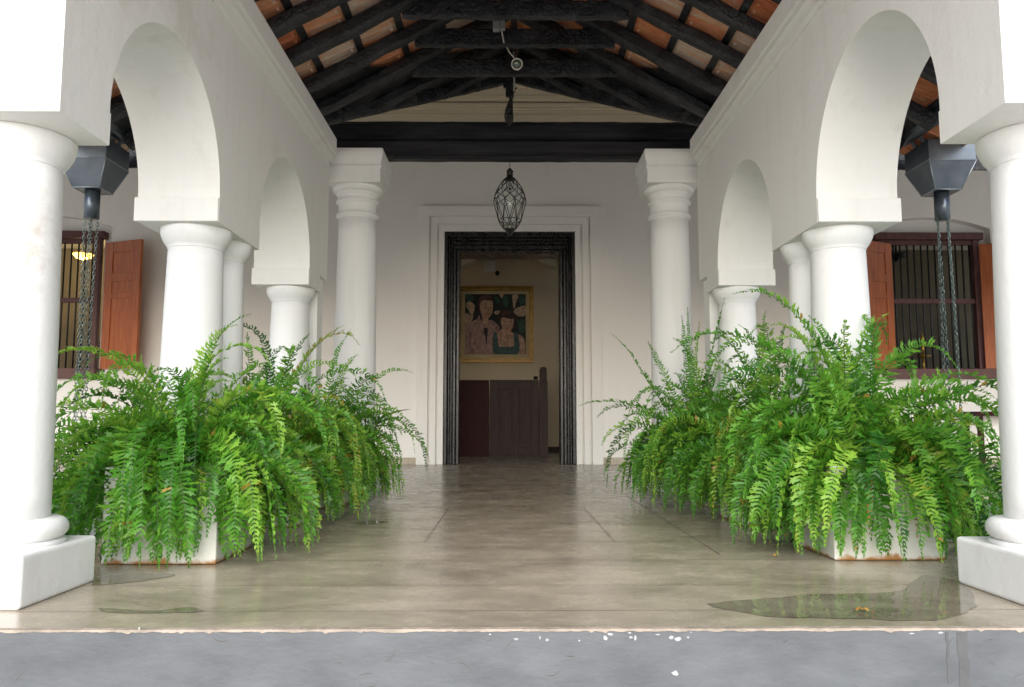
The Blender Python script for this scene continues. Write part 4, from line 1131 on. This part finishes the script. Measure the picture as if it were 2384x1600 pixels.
tag(jb2.build('cable_box', M['grey_plastic'], bevel=0.003), 'small grey cable box under the middle collar beam', 'box')
cb = MB(); cb.tube([(0.07, 6.60, 3.80), (0.072, 6.60, 3.6), (0.075, 6.62, 3.52), (0.07, 6.64, 3.46)], 0.005, 6)
tag(cb.build('hanging_cable', M['white_plastic']), 'pale thin cable running down beside the hanging post', 'cable')

# ------------------------------------------------------------------ planters and ferns
def planter(x, y, label, s=0.25, h=0.42):
    t = empty('planter_box', (x, y, 0), label, 'planter', 'square white planter boxes')
    mb = MB()
    o_, i_ = s, s-0.03
    vs = [(-s, -s, 0.0015), (s, -s, 0.0015), (s, s, 0.0015), (-s, s, 0.0015), (-o_, -o_, h), (o_, -o_, h), (o_, o_, h), (-o_, o_, h), (-i_, -i_, h), (i_, -i_, h), (i_, i_, h), (-i_, i_, h), (-i_, -i_, h-0.08), (i_, -i_, h-0.08), (i_, i_, h-0.08), (-i_, i_, h-0.08)]
    fs = [(3, 2, 1, 0)]
    for i in range(3):
        for k in range(4): fs.append((i*4+k, i*4+(k+1) % 4, (i+1)*4+(k+1) % 4, (i+1)*4+k))
    mb.add(vs, fs)
    b = mb.build('box', M['planter'], None, bevel=0.007); b.parent = t
    mb = MB(); 
    n = 10; vs = []; 
    for i in range(n+1):
        for j in range(n+1): vs.append((-i_+0.001+(2*i_-0.002)*i/n, -i_+0.001+(2*i_-0.002)*j/n, h-0.04+rnd.uniform(-0.012, 0.02)))
    mb.add(vs, [(i*(n+1)+j, (i+1)*(n+1)+j, (i+1)*(n+1)+j+1, i*(n+1)+j+1) for i in range(n) for j in range(n)])
    s_ = mb.build('soil', M['soil']); s_.parent = t
    return t
P1 = planter(-1.51, 3.80, 'square white planter holding the nearest left fern, rusty at its foot')
for x, y, lb in ((1.725, 3.88, 'square white planter holding the nearest right fern, rust line along its foot'),
                 (-1.44, 6.06, 'white planter holding the farthest left fern, near the tall column'),
                 (1.715, 6.16, 'white planter holding the farthest right fern, near the tall column'),
                 (-1.48, 5.02, 'white planter mostly hidden by the middle left fern'),
                 (1.66, 5.05, 'white planter mostly hidden by the middle right fern')):
    copy_thing(P1, (x+1.51, y-3.80, 0), lb)

def frond(rng, base, az, el0, length, droop, wmax, V, F, T, SV, SF, dens=1.0, lush=1.0, zmin=0.03, squeeze=1.0):
    """one arching fern frond; leaflets go to V,F,T, the midrib to SV,SF"""
    n = 26; ds = length/n
    p = np.array(base, float); el = el0; az_ = az
    P = [p.copy()]; E = [el]; A_ = [az_]
    tw = rng.uniform(-1.3, 1.3)
    for i in range(n):
        t = i/n
        el -= droop * ds * (0.35 + 2.1*t) * max(0.42, cos(max(el, -0.9))**0.6 if abs(el) < 1.5 else 0) if el > -1.35 else 0
        el = max(el + rng.uniform(-0.07, 0.07), -1.5)
        az_ += tw*ds*0.9 + rng.uniform(-0.09, 0.09)
        d = np.array([cos(el)*cos(az_)*squeeze, cos(el)*sin(az_), sin(el)])
        q = p + d*ds
        if q[2] < zmin:
            break
        p = q; P.append(p.copy()); E.append(el); A_.append(az_)
    P = np.array(P); n = len(P)-1; length = n*ds
    if n < 8: return
    tint = min(0.78, max(0, rng.gauss(0.47, 0.18)))
    if rng.random() < 0.03: tint = rng.uniform(0.78, 0.86)
    step = 0.0172/dens
    m = int(length*0.93/step)
    roll = rng.uniform(-0.9, 0.9)
    tp = rng.uniform(0.55, 0.8)
    for k in range(m):
        s_ = 0.05 + (length-0.05)*(k+0.5)/m; f = s_/ds; i = min(int(f), n-1); u = f-i
        c = P[i]*(1-u)+P[i+1]*u; tn = P[i+1]-P[i]; ln = np.linalg.norm(tn)
        if ln < 1e-6: continue
        tn = tn/ln
        az_ = A_[i]; side = np.array([-sin(az_), cos(az_), 0.0])
        side -= tn*np.dot(side, tn); side /= (np.linalg.norm(side)+1e-9)
        nr = np.cross(side, tn)
        if roll: 
            side, nr = side*cos(roll)+nr*sin(roll), nr*cos(roll)-side*sin(roll)
        t = s_/length
        w = wmax*min(1.0, (t/0.14)**0.7)*(1-t**3.2)**0.9 * (1.0 if t < 0.97 else 0.6)
        w = max(w, 0.006)
        for sd in (-1, 1):
            ww = w*rng.uniform(0.62, 1.18)
            fw = rng.uniform(-0.02, 0.45) + 0.5*t*t
            dr = rng.uniform(-0.95, 0.45)
            d = side*sd*cos(fw) + tn*sin(fw) + nr*dr*0.6
            d /= np.linalg.norm(d)
            tn2 = tn + nr*rng.uniform(-0.8, 0.8); tn2 /= np.linalg.norm(tn2)
            curl = nr*(-rng.uniform(-0.05, 0.45))*ww + tn*rng.uniform(-0.1, 0.22)*ww
            h = 0.0057*lush
            a0 = c - tn*h*0.9; a1 = c + tn*h*0.9
            mid = c + d*ww*0.48 + curl*0.15
            m0 = mid - tn2*h*rng.uniform(0.8, 1.15); m1 = mid + tn2*h*rng.uniform(0.8, 1.15)
            en = c + d*ww*0.78 + curl*0.55
            e0 = en - tn2*h*0.85; e1 = en + tn2*h*0.95
            fk = rng.uniform(0.55, 1.7)*h*1.5; q1 = rng.uniform(0.15, 0.42); q2 = rng.uniform(0.10, 0.36)
            t1 = en + d*ww*q1 + tn2*fk + curl*0.5; t2 = en + d*ww*q2 - tn2*fk*0.9 + curl*0.5; t3 = en + d*ww*0.10 + curl*0.2
            l1 = c + d*ww*rng.uniform(0.55, 0.72) + tn2*h*rng.uniform(1.6, 2.9) + curl*0.4
            l2 = c + d*ww*rng.uniform(0.50, 0.72) - tn2*h*rng.uniform(1.5, 2.6) + curl*0.4
            o = len(V)
            V += [a0, a1, m1, m0, e0, e1, t1, t2, t3, l1, l2]
            tt = tint + rng.uniform(-0.12, 0.12)
            tt = min(tt, 0.86)
            if rng.random() < 0.0035: tt = 1.3
            T += [tt-0.04]*2 + [tt]*4 + [tt+0.06]*5
            F += [(o, o+3, o+2, o+1), (o+3, o+4, o+5, o+2), (o+5, o+8, o+6), (o+4, o+7, o+8), (o+4, o+8, o+5), (o+2, o+5, o+9), (o+3, o+10, o+4)]
    # midrib
    K = 3; o = len(SV)
    for i in range(n+1):
        r = 0.0024*(1-i/n)+0.0006
        for k in range(K):
            a = 2*pi*k/K; SV.append((P[i][0]+r*cos(a), P[i][1]+r*sin(a), P[i][2]+r*sin(a)*0.3))
    for i in range(n):
        for k in range(K):
            k2 = (k+1) % K; SF.append((o+i*K+k, o+i*K+k2, o+(i+1)*K+k2, o+(i+1)*K+k))

def fern(x, y, z, seed, label, n, lmin, lmax, wmax, extra=(), dens=1.0, dead=0, zmin=0.03, short=0.10, facing=0.0, tint=0.0):
    rng = random.Random(seed)
    t = empty('fern', (x, y, z), label, 'fern', 'lush sword ferns overflowing their planters')
    V, F, T, SV, SF = [], [], [], [], []
    for k in range(n):
        u = (k+0.5)/n
        az = k*2.39996 + rng.uniform(-0.3, 0.3)
        # outer fronds start low and hang, inner ones stand up before arching
        el = radians(2) + radians(76)*(u**1.3) + rng.uniform(-0.3, 0.3)
        r0 = 0.16*(1-u) + rng.uniform(0, 0.05)
        L_ = rng.uniform(lmin, lmax)*(0.86 + 0.2*u)
        fr_ = max(0.0, -sin(az + facing))
        if u < 0.7: L_ *= 1 - short*fr_**2*rng.uniform(0.3, 1.3)
        dr = (3.9 - 1.4*u)*rng.uniform(0.6, 1.35)/max(L_, 0.5)
        frond(rng, (x+r0*cos(az), y+r0*sin(az), z-0.03), az, el, L_, dr, wmax*rng.uniform(0.62, 1.25), V, F, T, SV, SF, dens, zmin=zmin)
    for az, el, L_, dr in extra:
        frond(rng, (x+0.05*cos(radians(az)), y+0.05*sin(radians(az)), z-0.03), radians(az), radians(el), L_, dr, wmax*0.95, V, F, T, SV, SF, dens, zmin=zmin)
    def mk(nm, vs, fs, mat, tv=None):
        me = bpy.data.meshes.new(nm); me.from_pydata([tuple(v) for v in vs], [], fs); me.materials.append(mat)
        if tv is not None:
            a = me.attributes.new('tint', 'FLOAT', 'POINT'); a.data.foreach_set('value', [q_+tint for q_ in tv])
        o = bpy.data.objects.new(nm, me); col.objects.link(o); o.parent = t; o.matrix_parent_inverse = Matrix.Translation(t.location).inverted(); return o
    mk('foliage', V, F, M['fern'], T); mk('midribs', SV, SF, M['stem'])
    for k in range(dead):
        V, F, T, SV, SF = [], [], [], [], []
        az = radians(rng.uniform(-150, -40)); frond(rng, (x+0.2*cos(az), y+0.2*sin(az), z-0.02), az, radians(rng.uniform(0, 25)), rng.uniform(0.4, 0.62), 7.5, 0.022, V, F, T, SV, SF, 0.7, 0.7, zmin=0.12)
        o = mk('dead_frond', V, F, M['brown']); o['label'] = 'withered brown frond'
    return t
QUICK = 1.0
fern(-1.51, 3.80, 0.42, 11, 'large bright green fern spilling over the nearest left planter', 225, 0.52, 1.02, 0.064,
     extra=((165, 42, 0.95, 1.5), (150, 66, 0.95, 1.2), (110, 75, 0.9, 1.4), (178, 30, 0.95, 1.3), (195, 22, 0.9, 2.0), (60, 70, 0.8, 1.4), (140, 50, 1.0, 1.3)), dead=0)
fern(1.72, 3.88, 0.42, 12, 'largest fern, dark and tangled, over the nearest right planter with brown fronds', 250, 0.50, 1.04, 0.066,
     extra=((150, 80, 1.3, 1.25), (140, 84, 1.25, 1.5), (50, 82, 1.2, 1.5), (165, 72, 1.2, 1.7), (120, 80, 1.15, 1.6), (20, 82, 1.1, 1.2), (5, 76, 1.1, 1.5), (130, 80, 0.95, 1.6), (60, 72, 0.95, 1.3), (75, 66, 0.95, 1.0), (30, 55, 0.9, 1.6), (15, 40, 0.9, 1.8), (100, 74, 0.9, 1.2)), dead=4)
fern(-1.48, 5.02, 0.42, 13, 'tall bright fern in the middle of the left row', 190, 0.66, 1.14, 0.060,
     extra=((90, 80, 1.05, 0.6), (60, 82, 1.0, 0.8), (150, 75, 1.0, 0.9), (120, 78, 1.0, 0.8)), dens=0.85, tint=0.08)
fern(1.66, 5.05, 0.42, 14, 'tall fern in the middle of the right row', 190, 0.66, 1.14, 0.060,
     extra=((60, 80, 1.08, 0.7), (30, 78, 1.08, 0.9), (20, 70, 1.0, 0.9), (100, 84, 1.0, 0.7), (80, 75, 1.0, 0.8)), dens=0.85, tint=0.05)
fern(-1.38, 6.06, 0.42, 15, 'fern in the farthest left planter, spreading towards the door', 210, 0.56, 1.04, 0.054,
     extra=((80, 84, 0.98, 0.5), (20, 62, 1.0, 1.3), (-10, 50, 1.0, 1.4), (0, 40, 0.95, 1.6), (60, 84, 0.9, 1.6)), dens=0.85, tint=-0.06, short=-0.1)
fern(1.50, 6.10, 0.42, 16, 'fern in the farthest right planter, its thin fronds reaching towards the door', 210, 0.56, 1.04, 0.054,
     extra=((165, 60, 1.12, 0.6), (150, 70, 1.12, 0.5), (120, 80, 1.1, 0.35), (110, 85, 1.2, 0.25), (60, 86, 1.25, 0.15), (175, 45, 1.1, 0.8), (190, 35, 1.05, 1.0), (180, 25, 1.0, 1.2), (200, 40, 1.05, 0.9), (90, 82, 1.1, 0.4)), dens=0.85, tint=-0.05)

# ------------------------------------------------------------------ garden beds and plants
for sg in (-1, 1):
    mb = MB(); x = sorted((AX+sg*2.26, AX+sg*4.6)); n = 8; m_ = 8; vs = []; 
    q = random.Random(31+sg)
    for i in range(n+1):
        for j in range(m_+1): vs.append((x[0]+(x[1]-x[0])*i/n, 2.2+(FY1-0.02-2.2)*j/m_, -0.36+q.uniform(-0.03, 0.03)))
    mb.add(vs, [(i*(m_+1)+j, (i+1)*(m_+1)+j, (i+1)*(m_+1)+j+1, i*(m_+1)+j+1) for i in range(n) for j in range(m_)])
    tag(mb.build('garden_bed', M['garden']), kind='structure')

def leaf(mb, base, az, el, L_, W_, droop, rng, stem=0.3):
    base = Vector(base); p = base.copy(); e = el; pts = []; n = 10
    for i in range(n+1):
        pts.append((p.copy(), e)); e -= droop/n; p = p + Vector((cos(e)*cos(az), cos(e)*sin(az), sin(e)))*(L_/n)
    side = Vector((-sin(az), cos(az), 0)); vs = []
    mb.tint = rng.uniform(0.2, 0.8)
    s0 = int(n*stem)
    for i in range(s0, n+1):
        t = (i-s0)/(n-s0); w = W_*sin(pi*min(1, t**0.8*0.97+0.02))**0.8
        q, e = pts[i]; up = Vector((-sin(e)*cos(az), -sin(e)*sin(az), cos(e)))
        vs += [q - side*w + up*w*0.35, q, q + side*w + up*w*0.35]
    k = n-s0
    mb.add(vs, [(3*i, 3*i+1, 3*i+4, 3*i+3) for i in range(k)] + [(3*i+1, 3*i+2, 3*i+5, 3*i+4) for i in range(k)], smooth=True)
    return [q for q, _ in pts[:s0+2]]

def plant(x, y, z, seed, label, n, L0, L1, W_, pot=None, name='garden_plant'):
    rng = random.Random(seed); t = empty(name, (x, y, z), label, 'plant')
    lf = MB(); st = MB()
    for k in range(n):
        az = k*2.4 + rng.uniform(-0.3, 0.3); el = rng.uniform(1.05 if pot else 0.8, 1.5)
        pts = leaf(lf, (x+0.03*cos(az), y+0.03*sin(az), z), az, el, rng.uniform(L0, L1), W_*rng.uniform(0.7, 1.2), rng.uniform(0.8, 2.0), rng, rng.uniform(0.2, 0.5))
        st.tube(pts, 0.005, 5)
    o = lf.build('leaves', M['leaf'], t, attr=True); st.build('stems', M['stem'], t)
    if pot:
        mb = MB(); mb.lathe((x, y, z-pot), [(pot*0.38, 0.002), (pot*0.52, pot*0.9), (pot*0.56, pot*0.9), (pot*0.56, pot), (pot*0.48, pot), (pot*0.46, pot*0.9)], 24); mb.build('pot', M['terracotta'], t)
    return t
plant(2.62, 4.25, -0.36, 41, 'striped broad leaved plant outside the right arch, left of the nearest column', 22, 0.5, 0.9, 0.055)
plant(2.95, 4.9, -0.36, 42, 'leafy garden plant beneath the right rain chains', 26, 0.7, 1.25, 0.05)
plant(3.3, 4.2, -0.36, 43, 'low broad leaved plant furthest right in the garden bed', 20, 0.5, 0.85, 0.06)
plant(-2.55, 4.4, -0.36, 44, 'striped broad leaved plant outside the left arch near the first column', 24, 0.5, 0.95, 0.055)
plant(-2.95, 5.1, -0.36, 45, 'leafy garden plant beneath the left rain chains', 24, 0.8, 1.35, 0.055)
plant(-1.60, 8.2, 0.30, 46, 'potted plant with one tall leaf behind the left tall column', 7, 0.62, 0.9, 0.05, pot=0.30, name='potted_plant')
cp = MB(); cp.lathe((2.42, 4.95, 0), [(0.05, -0.34), (0.085, -0.12), (0.10, -0.12), (0.10, -0.08), (0.085, -0.08), (0.08, -0.12)], 20)
tag(cp.build('clay_pot', M['terracotta']), 'small empty clay pot in the garden bed behind the right planter', 'pot')

# ------------------------------------------------------------------ fallen leaves
def fallen(x, y, seed, label, s=0.03):
    q = random.Random(seed); mb = MB(); n = 9
    for j in range(3):
        a = q.uniform(0, 2*pi); L_ = s*q.uniform(0.8, 1.4); c = Vector((x+q.uniform(-0.02, 0.02), y+q.uniform(-0.015, 0.015), 0.007)); d = Vector((cos(a), sin(a), 0)); sN = Vector((-sin(a), cos(a), 0))
        vs = []
        for i in range(6):
            t = i/5; w = s*0.28*sin(pi*t)+0.001; up = Vector((0, 0, 0.006*sin(pi*t)))
            vs += [c + d*L_*t - sN*w + up, c + d*L_*t + sN*w + up*1.6]
        mb.add(vs, [(2*i, 2*i+1, 2*i+3, 2*i+2) for i in range(5)])
    tag(mb.build('fallen_leaf', M['yellow']), label, 'leaf', 'yellow leaf scraps fallen on the floor')
fallen(1.22, 3.72, 1, 'fallen yellow leaf beside the nearest right planter', 0.026)
fallen(1.16, 2.68, 2, 'fallen yellow leaf lying in the large puddle', 0.022)
